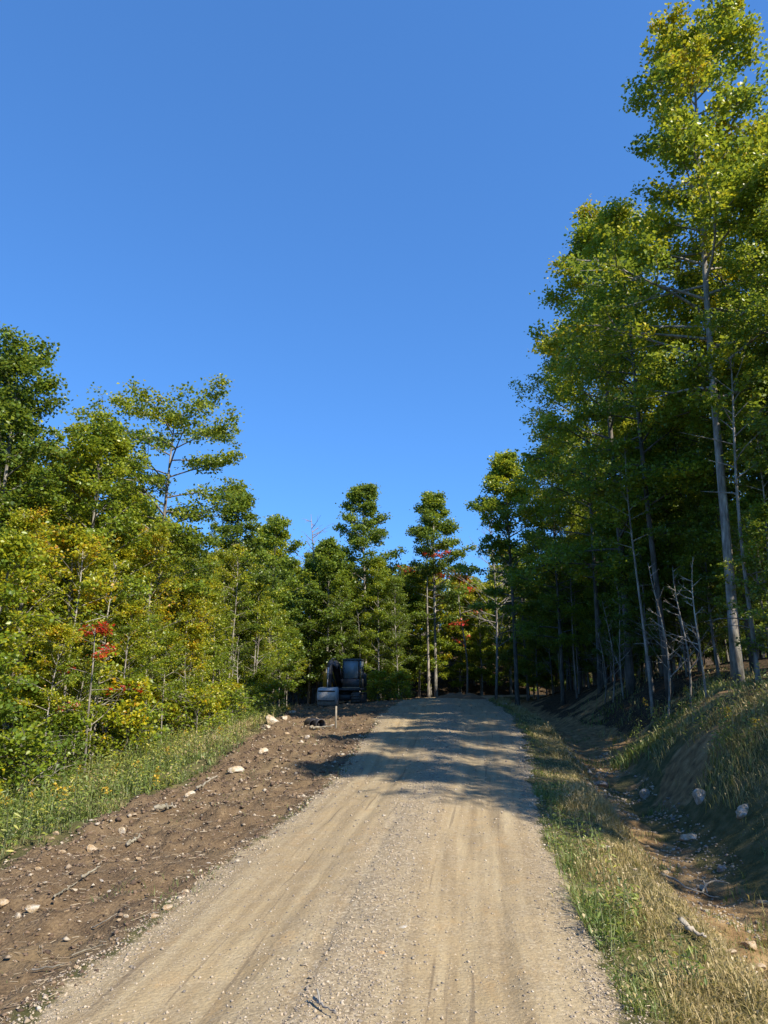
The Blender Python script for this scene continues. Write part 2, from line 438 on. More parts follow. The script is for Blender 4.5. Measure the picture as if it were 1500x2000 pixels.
def plain(name, c, rough=0.6, metal=0.0, wear=0.0, wearc=(0.3, 0.26, 0.2), scale=6):
    m, n, l, bs = newmat(name)
    tc = N(n, "ShaderNodeTexCoord")
    f = noise(n, l, scale, 6, 0.65, tc.outputs["Object"])
    cc = mixc(n, l, math_(n, l, 'MULTIPLY', ramp_out(n, l, f, 0.45, 0.7), wear), c, wearc)
    l.new(cc, bs.inputs["Base Color"]); bs.inputs["Roughness"].default_value = rough; bs.inputs["Metallic"].default_value = metal
    return m

# ------------------------------------------------------------------ ground, road, ditch, bank
def ground():
    ys = [-12.0]
    while ys[-1] < 2.5: ys.append(ys[-1] + (0.35 if ys[-1] < 1 else 0.12))
    while ys[-1] < 75: ys.append(ys[-1] * 1.0068 + 0.012)
    while ys[-1] < 900: ys.append(ys[-1] * 1.12)
    xs = list(np.arange(-6.5, 8.0, 0.06))
    x = 8.0; st = 0.07
    right = []
    while x < 900: right.append(x); x += st; st *= 1.06
    x = -6.5; st = 0.07; left = []
    while x > -900: x -= st; st *= 1.06; left.append(x)
    xs = np.array(left[::-1] + xs + right); ys = np.array(ys)
    X, Y = np.meshgrid(xs, ys)
    Z = height(X, Y)
    far = sstep(90, 200, np.hypot(X, Y))
    Z = Z * (1 - far) + 9.0 * far
    xl, xr = XL(Y), XR(Y); w = (xr - xl) / 2; lat = (X - (xl + xr) / 2) / w
    dl = xl - X; e = X - xr; sw = shoulder_w(Y)
    wob = 0.55 * fbm(X * 0.7, Y * 0.7, 21, 3)
    road = 1 - sstep(0.93, 1.09, np.abs(lat) + 0.10 * fbm(X * 1.2, Y * 1.2, 31, 3))
    dirt = sstep(-0.1, 0.25, dl) * (1 - sstep(-0.25, 0.35, dl - sw + wob))
    bed = sstep(1.0, 1.35, e + 0.4 * wob) * np.maximum(1 - sstep(2.1, 2.6, e + bank_shift(Y) + 0.6 * wob), (e > 1.3) * (1 - sstep(4.4, 5.0, e)) * sstep(0.05, 0.3, fbm(X * 0.8, Y * 0.8, 65, 3)))
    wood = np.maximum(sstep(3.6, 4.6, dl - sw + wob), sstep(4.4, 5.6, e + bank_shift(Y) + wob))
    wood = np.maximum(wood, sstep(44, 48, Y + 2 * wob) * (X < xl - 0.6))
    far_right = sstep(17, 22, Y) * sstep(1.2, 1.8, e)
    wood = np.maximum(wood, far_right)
    # which piece of the setting a cell belongs to
    cat = np.full(X.shape, 'ground', dtype=object)
    cat[(dl > 0)] = 'meadow_ground'
    cat[(dirt > 0.5)] = 'dirt_shoulder'
    cat[(e > 0)] = 'grass_verge_ground'
    cat[(e > 1.0)] = 'ditch'
    cat[(e > 2.25)] = 'bank'
    cat[(wood > 0.5)] = 'forest_floor'
    cat[(road > 0.5)] = 'gravel_road'
    cat[(np.abs(X) > 60) | (Y > 90)] = 'ground'
    cc = cat[:-1, :-1]
    nx = len(xs); ny = len(ys)
    idx = np.arange(nx * ny).reshape(ny, nx)
    Q = np.stack([idx[:-1, :-1], idx[:-1, 1:], idx[1:, 1:], idx[1:, :-1]], -1)
    V = np.stack([X, Y, Z], -1).reshape(-1, 3)
    A = dict(lat=np.clip(lat, -1.6, 1.6), along=Y, road=road, dirt=dirt, wood=wood, bed=bed)
    Zx = np.gradient(Z, axis=1) / np.gradient(X, axis=1); Zy = np.gradient(Z, axis=0) / np.gradient(Y, axis=0)
    NRM = np.stack([-Zx, -Zy, np.ones_like(Z)], -1); NRM /= np.linalg.norm(NRM, axis=-1, keepdims=True)
    NRM = NRM.reshape(-1, 3)
    info = {'gravel_road': 'sandy gravel road with worn wheel tracks and a stony crown',
            'dirt_shoulder': 'brown dug-over soil strip along the edge of the gravel road',
            'meadow_ground': 'turf under the tall grass between bare soil and young wood',
            'grass_verge_ground': 'turf of the narrow grass verge between road and ditch',
            'ditch': 'muddy stony roadside ditch at the foot of the bank',
            'bank': 'grassy cut bank rising from the ditch to the tall trees',
            'forest_floor': 'dark forest floor of soil and leaf litter',
            'ground': 'open ground running on behind the woods'}
    for k, lab in info.items():
        sel = Q[cc == k]
        if not len(sel): continue
        u, inv = np.unique(sel, return_inverse=True)
        me = mesh_data(k, V[u], inv.reshape(-1, 4), None, M_ground, {a: b.ravel()[u] for a, b in A.items()}, True)
        me.normals_split_custom_set_from_vertices(NRM[u].tolist())
        tag(link(k, me), lab, 'ground' if k not in ('gravel_road', 'ditch', 'bank') else k.replace('gravel_', ''), kind='structure')
ground()

# ------------------------------------------------------------------ trees
def leaves(mb, P, Nrm, size, rnd, clump, aspect=0.85):
    """kite-shaped folded leaves at P with normals about Nrm"""
    n = len(P)
    a = rng.normal(size=(n, 3)); a -= (a * Nrm).sum(1, keepdims=True) * Nrm
    a /= np.linalg.norm(a, axis=1, keepdims=True) + 1e-9
    b = np.cross(Nrm, a)
    s = size * rng.uniform(0.7, 1.25, (n, 1))
    fold = rng.uniform(0.05, 0.3, (n, 1)) * s
    base = P - a * s * 0.5; tip = P + a * s * 0.55 - Nrm * s * 0.12
    l_ = P + b * s * aspect * 0.5 + Nrm * fold * 0.5 - a * s * 0.05; r_ = P - b * s * aspect * 0.5 + Nrm * fold * 0.5 - a * s * 0.05
    V = np.stack([base, r_, tip, l_], 1).reshape(-1, 3)
    i = np.arange(n)[:, None] * 4
    T = np.concatenate([i + np.array([[0, 1, 2]]), i + np.array([[0, 2, 3]])], 0)
    mb.add(V, None, T, rnd=np.repeat(rnd, 4), clump=np.repeat(clump, 4))

def tilt_normals(n, tilt, bias=(0, 0, 1)):
    v = rng.normal(size=(n, 3)) * tilt + np.array(bias)
    return v / np.linalg.norm(v, axis=1, keepdims=True)

def make_tree(H, base, R, nb, nsec, ntw, nleaf, leaf, prof, tr=0.14, el=(0.3, 0.9), droop=0.35, lean=0.03, spray=0.16, wig=0.25, tilt=0.72, dead=0, red=False, top=True):
    """returns (trunk mesh, crown mesh) of a tree standing at the origin; prof(t) is the crown's outline from its base (0) to its top (1)"""
    wood = MB(); crown = MB()
    n = 14
    t = np.linspace(0, 1, n)
    ph = rng.uniform(0, 6.28, 2)
    la = rng.uniform(0, 6.28)
    path = np.stack([lean * H * t * math.cos(la) + wig * np.sin(t * 5 + ph[0]) * t * 0.6, lean * H * t * math.sin(la) + wig * np.sin(t * 4.3 + ph[1]) * t * 0.6, t * H * 0.98 - 0.25 * (1 - t)], -1)
    rad = tr * (1 - t) ** 0.8 * 0.95 + 0.012
    rad[0] *= 1.35; rad[1] *= 1.06
    wood.tube(path, rad, 9)
    def trunk_at(z):
        tt = np.clip(z / H, 0, 1)
        return np.array([np.interp(tt, t, path[:, k]) for k in range(3)])
    def spray_of(p, d, L, cl):
        """a flat fan of leaves along a twig"""
        k = max(3, int(nleaf * rng.uniform(0.6, 1.4)))
        s = rng.beta(1.6, 1.1, k)[:, None]
        side = np.cross(d, [0, 0, 1.0]); side /= np.linalg.norm(side) + 1e-9
        P = p + d * L * s + side * rng.normal(0, spray, (k, 1)) + np.stack([rng.normal(0, spray * 0.25, k), rng.normal(0, spray * 0.25, k), rng.normal(0, spray * 0.42, k) - 0.10 * L * s[:, 0] ** 2], -1)
        leaves(crown, P, tilt_normals(k, tilt), leaf, rng.random(k), np.full(k, cl))
    def limb(p0, az, elev, L, r0, lev, cl):
        m = 6 if lev == 1 else 4
        s = np.linspace(0, 1, m)
        hd = np.array([math.cos(az), math.sin(az), 0.0]); sd = np.array([-math.sin(az), math.cos(az), 0.0])
        bend = rng.normal(0, 0.16) * L
        P = p0 + hd * (L * s * math.cos(elev))[:, None] + sd * (bend * s * s)[:, None]
        P[:, 2] += L * (math.sin(elev) * s - droop * s * s * 0.5 + 0.10 * s ** 3)
        wood.tube(P, r0 * (1 - s) ** 0.9 + 0.004, 5 if lev == 1 else 3, cap=False)
        if dead and rng.random() < dead: return
        def pt(q): return np.array([np.interp(q, s, P[:, k]) for k in range(3)])
        if lev == 1 and nsec > 0:
            for k in range(nsec):
                q = 0.28 + 0.72 * (k + rng.random()) / nsec
                limb(pt(min(q, 1)), az + (1 if k % 2 else -1) * rng.uniform(0.35, 1.1), elev * 0.5 + rng.normal(0.05, 0.22), L * (0.46 * (1.15 - q * 0.6)) * rng.uniform(0.7, 1.2), r0 * 0.45, 2, np.clip(cl + rng.normal(0, 0.15), 0, 1))
        for k in range(ntw):
            q = (0.15 if lev == 2 else 0.4) + (0.85 if lev == 2 else 0.6) * (k + rng.random()) / ntw
            q = min(q, 1.0)
            a2 = az + (1 if k % 2 else -1) * rng.uniform(0.3, 1.2) * (1 if k < ntw - 1 else 0.1)
            e2 = rng.normal(0.12, 0.3)
            d = np.array([math.cos(a2) * math.cos(e2), math.sin(a2) * math.cos(e2), math.sin(e2)])
            l2 = rng.uniform(0.3, 0.62) * (0.5 + 0.35 * min(L, 2.0))
            p = pt(q)
            wood.tube(np.stack([p, p + d * l2 * 0.9]), np.array([0.006, 0.003]), 3, cap=False)
            spray_of(p, d, l2, np.clip(cl + rng.normal(0, 0.18), 0, 1))
    az = rng.uniform(0, 6.28)
    for k in range(nb):
        tt = ((k + rng.random() * 0.8) / nb) ** 0.9
        z = H * (base + (1 - base) * tt * 0.97)
        az += 2.4 + rng.normal(0, 0.35)
        L = R * prof(tt) * rng.uniform(0.62, 1.18) + 0.15
        limb(trunk_at(z), az, el[0] + (el[1] - el[0]) * tt + rng.normal(0, 0.12), L, min(tr * 0.42 * (1 - 0.6 * tt), 0.02 + 0.022 * L), 1, np.clip(0.26 + 0.5 * tt + rng.normal(0, 0.17), 0, 1))
    if top:
        for k in range(5):
            limb(trunk_at(H * 0.95), rng.uniform(0, 6.28), 1.15, 0.28 + 0.07 * R, 0.015, 2, np.clip(rng.normal(0.68, 0.12), 0, 1))
    for k in range(int(dead * 10) if dead else 0):
        z = H * rng.uniform(0.12, max(base, 0.2))
        limb_p = trunk_at(z); a = rng.uniform(0, 6.28); L = rng.uniform(0.4, 1.4)
        s = np.linspace(0, 1, 4)[:, None]
        wood.tube(limb_p + np.array([math.cos(a), math.sin(a), 0.25]) * L * s + np.array([0, 0, -0.25]) * L * s * s, 0.016 * (1 - s[:, 0]) + 0.004, 4, cap=False)
    return wood.data("trunk", M_bark, True), (crown.data("crown", M_red if red else M_leaf) if crown.n else None)

cone = lambda t: 0.30 + 0.75 * (1 - t) ** 0.75 * min(1, 0.45 + 2.2 * t)
oval = lambda t: 0.25 + 0.85 * math.sin(math.pi * min(1, 0.16 + 0.84 * t)) ** 0.8
peak = lambda t: 0.10 + 1.0 * (1 - t) ** 0.8 * min(1, 0.4 + 2.5 * t)
spire = lambda t: (0.75 + 0.35 * math.sin(9 * t)) * (1 - t) ** 0.55 + 0.38
umb = lambda t: 0.55 + 0.6 * math.sin(math.pi * 0.85 * t) ** 0.7
young = lambda t: 0.18 + 0.9 * (1 - t) ** 0.85 * min(1, 0.5 + 2 * t)

PROTO = {}
def proto(name, **kw):
    PROTO[name] = make_tree(**kw)
proto('tall_maple', H=21, base=0.36, R=2.8, nb=54, nsec=5, ntw=3, nleaf=36, leaf=0.115, prof=spire, tr=0.125, el=(0.25, 0.75), lean=0.012, spray=0.2)
for k in range(3):
    proto('maple_%d' % k, H=17 + k, base=0.2 + 0.08 * k, R=3.1, nb=48, nsec=5, ntw=3, nleaf=40, leaf=0.112, prof=[cone, oval, cone][k], tr=0.115, el=(0.2, 0.95), spray=0.27, dead=0.02)
proto('umbrella', H=12.5, base=0.42, R=2.6, nb=27, nsec=5, ntw=4, nleaf=34, leaf=0.11, prof=umb, tr=0.12, el=(0.3, 0.45), spray=0.22, lean=0.01, top=True)
for k in range(2):
    proto('tiered_%d' % k, H=16, base=0.36, R=3.3, nb=46, nsec=5, ntw=3, nleaf=34, leaf=0.155, prof=peak, tr=0.13, el=(0.2, 0.9), spray=0.28, lean=0.008, dead=0.05)
for k in range(4):
    proto('young_%d' % k, H=9 + 0.7 * k, base=0.12 + 0.05 * k, R=1.9, nb=40, nsec=3, ntw=3, nleaf=44, leaf=0.098, prof=[young, oval, young, cone][k], tr=0.075, el=(0.35, 1.0), spray=0.2, droop=0.3)
for k in range(4):
    proto('sapling_%d' % k, H=5 + 0.5 * k, base=0.16 + 0.09 * k, R=1.15, nb=26, nsec=0, ntw=7, nleaf=32, leaf=0.085, prof=[young, oval, young, oval][k], tr=0.03, el=(0.4, 1.1), spray=0.14, lean=0.05, wig=0.18)
for k in range(2):
    proto('birch_%d' % k, H=8 + k, base=0.22, R=1.3, nb=44, nsec=0, ntw=8, nleaf=30, leaf=0.07, prof=oval, tr=0.045, el=(0.7, 1.25), spray=0.13, droop=0.5, lean=0.03)
for k in range(2):
    proto('pole_%d' % k, H=9 + 2 * k, base=0.55, R=1.2, nb=20, nsec=0, ntw=6, nleaf=20, leaf=0.12, prof=oval, tr=0.05, el=(0.4, 1.0), spray=0.15, lean=0.02, dead=0.5)
for k in range(2):
    proto('far_%d' % k, H=14 + k, base=0.15, R=2.7, nb=36, nsec=3, ntw=3, nleaf=38, leaf=0.19, prof=[cone, oval][k], tr=0.14, el=(0.15, 0.95), spray=0.32)
proto('red_sapling', H=3.6, base=0.42, R=0.62, nb=6, nsec=0, ntw=3, nleaf=13, leaf=0.09, prof=oval, tr=0.022, el=(0.1, 0.5), spray=0.11, red=True, lean=0.02)
proto('red_spray', H=11.5, base=0.84, R=2.0, nb=4, nsec=2, ntw=3, nleaf=14, leaf=0.17, prof=oval, tr=0.11, el=(0.0, 0.3), spray=0.16, red=True, lean=0.006, top=False)
for k in range(3):
    proto('bush_%d' % k, H=0.9 + 0.35 * k, base=0.05, R=0.62, nb=16, nsec=0, ntw=5, nleaf=13, leaf=[0.075, 0.09, 0.10][k], prof=oval, tr=0.012, el=(0.5, 1.2), spray=0.12, lean=0.05, wig=0.05)

def bare_tree(H, R, nb, pale):
    w = MB(); t = np.linspace(0, 1, 10)
    path = np.stack([0.2 * np.sin(t * 4), 0.15 * np.sin(t * 5 + 1) * t, t * H - 0.2 * (1 - t)], -1)
    w.tube(path, 0.055 * H / 8 * (1 - t) ** 0.8 + 0.008, 7)
    for k in range(nb):
        tt = 0.25 + 0.72 * (k + rng.random()) / nb
        p = np.array([np.interp(tt, t, path[:, j]) for j in range(3)]); a = rng.uniform(0, 6.28)
        L = R * rng.uniform(0.5, 1.1) * (1.15 - tt)
        d = np.array([math.cos(a), math.sin(a), rng.uniform(0.1, 0.9)])
        s = np.linspace(0, 1, 4)[:, None]
        P = p + d * L * s + np.array([0, 0, 0.2]) * L * s * s
        w.tube(P, 0.018 * (1 - s[:, 0]) + 0.004, 4, cap=False)
        for j in range(5):
            q = P[1 + j % 3]; d2 = d + rng.normal(0, 0.5, 3); l2 = L * rng.uniform(0.2, 0.5)
            w.tube(np.stack([q, q + d2 * l2 * 0.5, q + d2 * l2]), np.array([0.008, 0.006, 0.003]), 3, cap=False)
    return w.data("trunk", M_bark, True), None
PROTO['bare_0'] = bare_tree(9, 2.6, 40, 1)
PROTO['bare_1'] = bare_tree(5, 1.1, 14, 1)

placed = []
def plant(kind, x, y, s, label, cat, group=None, autumn=0.3, val=0.54, sat=0.53, bark=(1, 1, 1), name='tree', rz=None, sz=1.0, crown_name='crown'):
    tr, cr = PROTO[kind]
    rz = random.uniform(0, 6.28) if rz is None else rz
    o = empty(name, (x, y, hz(x, y) - 0.02), rz)
    o.scale = (s, s, s * sz)
    tag(o, label, cat, group)
    a = link('trunk', tr, o); a.color = (*bark, 1)
    if cr is not None:
        c = link(crown_name, cr, o); c.color = (autumn, val, sat, 1)
    placed.append((x, y))
    return o

def from_top(px, py_top, Y, kind):
    """scale that brings a tree of a kind, standing at distance Y in that column, up to a pixel row"""
    d = ray(px, py_top); t = Y / d[1]
    return d[0] * t, (CAMZ + d[2] * t)

H0 = {'tall_maple': 21, 'umbrella': 12.5, 'tiered_0': 16, 'tiered_1': 16, 'bare_0': 9, 'bare_1': 5, 'red_sapling': 3.6, 'red_spray': 11.5}
for k in range(3): H0['maple_%d' % k] = 17 + k
for k in range(4): H0['young_%d' % k] = 9 + 0.7 * k; H0['sapling_%d' % k] = 5 + 0.5 * k
for k in range(2): H0['birch_%d' % k] = 8 + k; H0['pole_%d' % k] = 9 + 2 * k; H0['far_%d' % k] = 14 + k
SKY_X = [0, 60, 110, 150, 210, 262, 300, 420, 465, 512, 560, 625, 660, 735, 765, 800, 900, 935, 962, 985, 1015, 1030, 1060, 1095, 1170, 1260, 1300, 1400, 1600]
SKY_Y = [690, 690, 790, 865, 845, 905, 985, 1000, 960, 1005, 1015, 1045, 1055, 1060, 1110, 1085, 1090, 1120, 1120, 890, 880, 660, 610, 440, 340, 330, 300, 280, 260]
def cap(kind, x, y, s, reach=0.0):
    """keeps a tree of the mass of the wood below the wood's skyline"""
    zb = hz(x, y)
    for _ in range(30):
        t_ = zb + H0[kind] * s * 1.03 - CAMZ
        dep = y * math.cos(PITCH) + t_ * math.sin(PITCH); up = t_ * math.cos(PITCH) - y * math.sin(PITCH)
        px = 750 + 1387 * (x - reach * s) / dep; py = 1000 - 1387 * up / dep
        if py >= np.interp(px, SKY_X, SKY_Y) + 8: break
        s *= 0.95
    return s
def plant_top(kind, px, py, Y, label, cat, **kw):
    x, ztop = from_top(px, py, Y, kind)
    s = (ztop - hz(x, Y)) / H0[kind]
    return plant(kind, x, Y, s, label, cat, **kw)

def tone(a): return 'dark green' if a < 0.33 else 'green' if a < 0.42 else 'yellow-green' if a < 0.52 else 'yellowing'
def size(h, lo, hi): return 'low' if h < lo else 'tall' if h > hi else 'middling'
def zone_l(y): return 'close to the red-leaved sapling' if y < 18 else 'below the flat-topped tree' if y < 25 else 'between the flat-topped tree and excavator' if y < 35 else 'close beside the excavator'
def zone_r(y): return 'close to the tallest maple' if y < 21 else 'just past the tallest maple' if y < 27 else 'midway to the road bend' if y < 36 else 'near the road bend'
def zone_c(x): return 'behind the excavator' if x < -1 else 'between excavator and tiered tree' if x < 2.2 else 'beside the tiered tree' if x < 5 else 'past the road bend'
# landmark trees
G_R = 'tall trees on top of the bank'
tallest = plant_top('tall_maple', 1292, 5, 17.5, 'tallest maple, its narrow ragged top standing clear of the wood on the bank', 'tree', group=G_R, autumn=0.52, val=0.58, bark=(1.4, 1.4, 1.4), name='maple_tree', rz=0.6)
tallest.rotation_euler[1] = math.radians(2.6)
plant_top('maple_0', 1160, 425, 26, 'tall green maple with bronze top, second highest crown on the bank', 'tree', group=G_R, autumn=0.52, val=0.58, bark=(0.6, 0.6, 0.6), name='maple_tree')  # bark of these bank maples darkened: deep shade put into the trunk colour
plant_top('maple_2', 1225, 420, 22, 'tall maple between the tallest maple and the bronze-topped one', 'tree', group=G_R, autumn=0.50, val=0.58, bark=(0.6, 0.6, 0.6), name='maple_tree')
plant_top('maple_1', 1125, 640, 30, 'maple with yellow bronze sprays on the road side of the bank wood', 'tree', group=G_R, autumn=0.56, val=0.58, bark=(0.6, 0.6, 0.6), name='maple_tree')
plant_top('maple_1', 1440, 250, 19, 'leafy maple with yellowing top close behind the tallest maple', 'tree', group=G_R, autumn=0.58, val=0.58, bark=(0.6, 0.6, 0.6), name='maple_tree')
plant_top('tiered_1', 990, 880, 37, 'slim dark tree at the road end of the bank wood beside the gap', 'tree', group=G_R, autumn=0.42, val=0.58, bark=(0.6, 0.6, 0.6), name='maple_tree')
plant_top('maple_0', 1070, 850, 34, 'round-topped tree next to the slim dark tree at the end of the bank wood', 'tree', group=G_R, autumn=0.44, val=0.58, bark=(0.6, 0.6, 0.6), name='maple_tree')
plant_top('bare_0', 955, 985, 44, 'pale leafless tree in the gap where the road bends away', 'dead tree', bark=(1.2, 1.2, 1.25), name='bare_tree')

plant_top('umbrella', 335, 790, 23, 'airy flat-topped tree with bare trunk towering over the yellow young wood', 'tree', autumn=0.44, val=0.52, bark=(0.9, 0.9, 0.9), name='maple_tree', rz=2.2)
plant_top('young_3', 55, 685, 17.5, 'tall dense dark green tree at the near end of the young wood', 'tree', autumn=0.26, name='maple_tree', sz=1.0)
plant_top('young_1', 210, 835, 19, 'rounded yellow-green tree between the dense dark tree and the flat-topped one', 'tree', autumn=0.42, name='maple_tree')
plant_top('tiered_0', 465, 950, 33, 'dark green spired tree just beyond the flat-topped tree', 'tree', autumn=0.26, name='maple_tree')
plant_top('tiered_0', 715, 940, 50, 'slender tiered tree with pale bare stem directly behind the excavator', 'tree', autumn=0.27, bark=(1.35, 1.35, 1.35), name='maple_tree', rz=1.0)
plant_top('tiered_1', 845, 958, 50, 'pointed tiered tree standing alone beside the road gap, red leaves below its crown', 'tree', autumn=0.27, bark=(1.3, 1.3, 1.3), name='maple_tree', rz=4.0)
plant_top('red_spray', 833, 1075, 49, 'pale pole tree with a few red sprays on its bare side limbs', 'tree', bark=(1.4, 1.35, 1.3), autumn=0.3, name='red_maple')
plant_top('bare_0', 612, 1005, 53, 'pinkish leafless treetop behind the wood by the excavator', 'dead tree', bark=(1.3, 1.0, 0.95), name='bare_tree')
plant_top('far_1', 545, 1010, 42, 'broad green treetop behind the feathery birches', 'tree', autumn=0.33, name='maple_tree')
plant_top('far_0', 640, 1050, 47, 'dark broad tree left standing next to the excavator stem tree'.replace('left standing ', ''), 'tree', autumn=0.22, name='maple_tree')
for (px, py, Y, lab, k) in [(1462, 800, 17.5, 'pale twin-stemmed pole with ragged bark beside the tallest maple', 'pole_1'), (1487, 770, 18.6, 'thin straight pole just behind the pale twin-stemmed one', 'pole_0'), (1352, 1085, 16.6, 'thin leafless sapling stem standing before the tallest maple', 'bare_1')]:
    plant_top(k, px, py, Y, lab, 'sapling', bark=(1.9, 1.85, 1.75), autumn=0.4, name='sapling')
p = at(165, 1515)
plant('red_sapling', p.x, p.y, 0.85, 'small red-leaved maple sapling on the edge of the yellow young wood', 'sapling', autumn=0.45, name='red_maple')
plant_top('red_sapling', 905, 1120, 50, 'reddish sapling crown in the light trees by the road bend', 'sapling', autumn=0.7, name='red_maple')

def clear(x, y, r):
    return all((x - a) ** 2 + (y - b) ** 2 > r * r for a, b in placed)
def off_road(x, y, m):
    return x < XL(y) - m or x > XR(y) + m
U = random.uniform

# the wood on the bank
for row, (off, kinds, hs) in enumerate([(5.0, ['young_0', 'young_2', 'maple_0', 'young_3'], (0.75, 1.0)), (6.8, ['maple_0', 'maple_1', 'young_1', 'maple_2'], (0.75, 0.95)),
                                        (9.2, ['maple_1', 'maple_2', 'tiered_0'], (0.62, 0.8)), (14, ['maple_0', 'maple_2', 'maple_1'], (0.42, 0.58))]):
    y = 15.5 + (0.6 * row)
    while y < (48 if row < 3 else 42):
        x = float(XR(y)) + off + U(-0.7, 0.7) + max(0, 3.0 - (y - 14) * 0.25) * (row == 0)
        if clear(x, y, 1.1) and x < 0.60 * y + 3.5 and not (row == 0 and y < 20):
            k = random.choice(kinds)
            fall = 1.0 if y < 30 else 0.82
            au = U(0.34, 0.56); sc_ = cap(k, x, y, U(*hs) * fall, 1.6)
            lab = '%s %s tree %s, %s' % (size(sc_ * H0[k], 9, 14), tone(au), ['fronting the bank wood', 'of the bank wood second rank', 'inside the bank wood', 'deep in the bank wood'][row], zone_r(y))
            plant(k, x, y, sc_, lab, 'tree', ['young trees fronting the bank wood', 'front ranks of the bank wood', 'shaded trees of the bank wood', 'deep trees of the bank wood', 'back trees of the bank wood', 'rearmost trees of the bank wood'][row], autumn=au, val=U(0.52, 0.6), bark=(U(0.4, 0.7),) * 3, name='maple_tree')  # low bark value paints the wood's deep shade onto the trunks
        y += U(1.5, 2.3) * [1, 1.25, 1.7, 2.4][row]
# trees of the same wood further towards the camera, beside the frame: they shade the bank and the road beyond
for (x, y, k, s) in [(9.9, 4.6, 'maple_0', 0.74), (12.2, 7.0, 'maple_2', 0.78), (12.2, 10.4, 'maple_1', 0.7)]:
    plant(k, x, y, s, 'maple of the bank wood standing above the near ditch', 'tree', 'bank trees above the near ditch', autumn=U(0.25, 0.4), name='maple_tree')
y = 15.0
while y < 45:
    x = float(XR(y)) + U(4.6, 7.4)
    if x < 0.58 * y + 1.5 and clear(x, y, 0.5) and (y > 21 or x > float(XR(y)) + 6.6):
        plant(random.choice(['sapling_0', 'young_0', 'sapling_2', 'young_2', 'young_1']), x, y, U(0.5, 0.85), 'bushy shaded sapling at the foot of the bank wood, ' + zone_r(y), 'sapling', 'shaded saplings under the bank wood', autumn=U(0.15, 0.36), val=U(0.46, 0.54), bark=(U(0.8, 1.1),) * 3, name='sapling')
    y += U(0.30, 0.55)
for k in range(130):
    y = U(17, 50); x = float(XR(min(y, 46))) + U(7.5, 24)
    if x < 0.58 * y + 3 and clear(x, y, 0.8):
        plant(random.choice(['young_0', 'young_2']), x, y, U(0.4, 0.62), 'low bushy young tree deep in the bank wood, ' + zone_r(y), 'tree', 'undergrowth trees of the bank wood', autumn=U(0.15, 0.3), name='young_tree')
for k in range(60):
    y = U(44, 53); x = U(9, 34)
    if x > float(XR(y)) + 1.5 and x < 0.7 * y and clear(x, y, 0.9):
        plant(random.choice(['young_0', 'young_2', 'young_1', 'far_0']), x, y, U(0.5, 0.75), '%s %s young tree ending the bank wood by the road bend' % (random.choice(['slim', 'broad']), 'leafy'), 'tree', 'young trees at the end of the bank wood', autumn=U(0.25, 0.45), name='young_tree')
# saplings, poles and dead stems along the foot of that wood
for k in range(34):
    y = U(14.5, 44); x = float(XR(y)) + U(3.6, 6.5)
    if x > 0.56 * y + 1.0 or not clear(x, y, 0.45): continue
    kind = random.choice(['pole_0', 'sapling_1', 'sapling_3', 'sapling_0', 'sapling_2', 'bare_1'] if k > 3 else ['pole_0', 'pole_1'])
    dead = kind.startswith('bare')
    plant(kind, x, y, U(0.6, 0.95), ('thin dead stem in front of the dark bank wood, ' if dead else ('bare-stemmed pole tree along the bank wood, ' if kind[0] == 'p' else 'leafy sapling on top of the bank, ')) + zone_r(y),
          'dead tree' if dead else 'sapling', {'b': 'dead stems before the bank wood', 'p': 'pole trees before the bank wood', 's': 'saplings before the bank wood'}[kind[0]], autumn=U(0.3, 0.5), bark=(U(1.0, 1.4),) * 3, name='dead_sapling' if dead else 'sapling')

# the young wood across the road
def left_edge(y): return float(np.interp(y, [8, 14, 18, 23, 30, 40, 46], [-7.0, -7.2, -7.0, -6.3, -6.4, -6.2, -5.6]))
for row in range(5):
    y = 12.5 + row
    while y < 46:
        x = left_edge(y) - [0.2, 1.3, 2.9, 5.2, 8.2][row] + U(-0.5, 0.5)
        if x > -0.56 * y - 2.2 and clear(x, y, 0.6):
            kinds = [['sapling_0', 'sapling_1', 'sapling_2', 'birch_0'], ['birch_0', 'birch_1', 'young_0', 'sapling_3', 'young_2'], ['young_1', 'young_2', 'young_0', 'birch_1'], ['young_3', 'young_1', 'far_0'], ['far_0', 'far_1']][row]
            k = random.choice(kinds)
            s = {0: U(0.55, 1.0), 1: U(0.6, 0.85), 2: U(0.72, 0.95), 3: U(0.7, 0.95), 4: U(0.55, 0.75)}[row]
            if k.startswith('far') and row == 3: s = U(0.5, 0.68)
            s = cap(k, x, y, s)
            yel = 0.2 * math.exp(-((x + 6.5) / 3) ** 2) * (1 if 13 < y < 27 else 0.35)
            au = min(U(0.36, 0.54) + yel, 0.6)
            lab = '%s %s %s, %s' % (size(s * H0[k], 4, 7), tone(au), ['sapling on the edge of the young wood', 'slender tree inside the young wood', 'tree amid the young wood', 'tree in the back of the young wood', 'treetop rearmost in the young wood'][row], zone_l(y))
            plant(k, x, y, s, lab, 'sapling' if row == 0 else 'tree', ['edge saplings of the young wood', 'inner saplings of the young wood', 'middle trees of the young wood', 'back trees of the young wood', 'rearmost trees of the young wood'][row], autumn=au, val=U(0.48, 0.56), bark=(U(0.9, 1.4),) * 3, name='sapling' if row == 0 else 'young_tree')
        y += [0.85, 1.0, 1.3, 1.8, 2.4][row] * U(0.75, 1.3) * (1 + 0.012 * y)

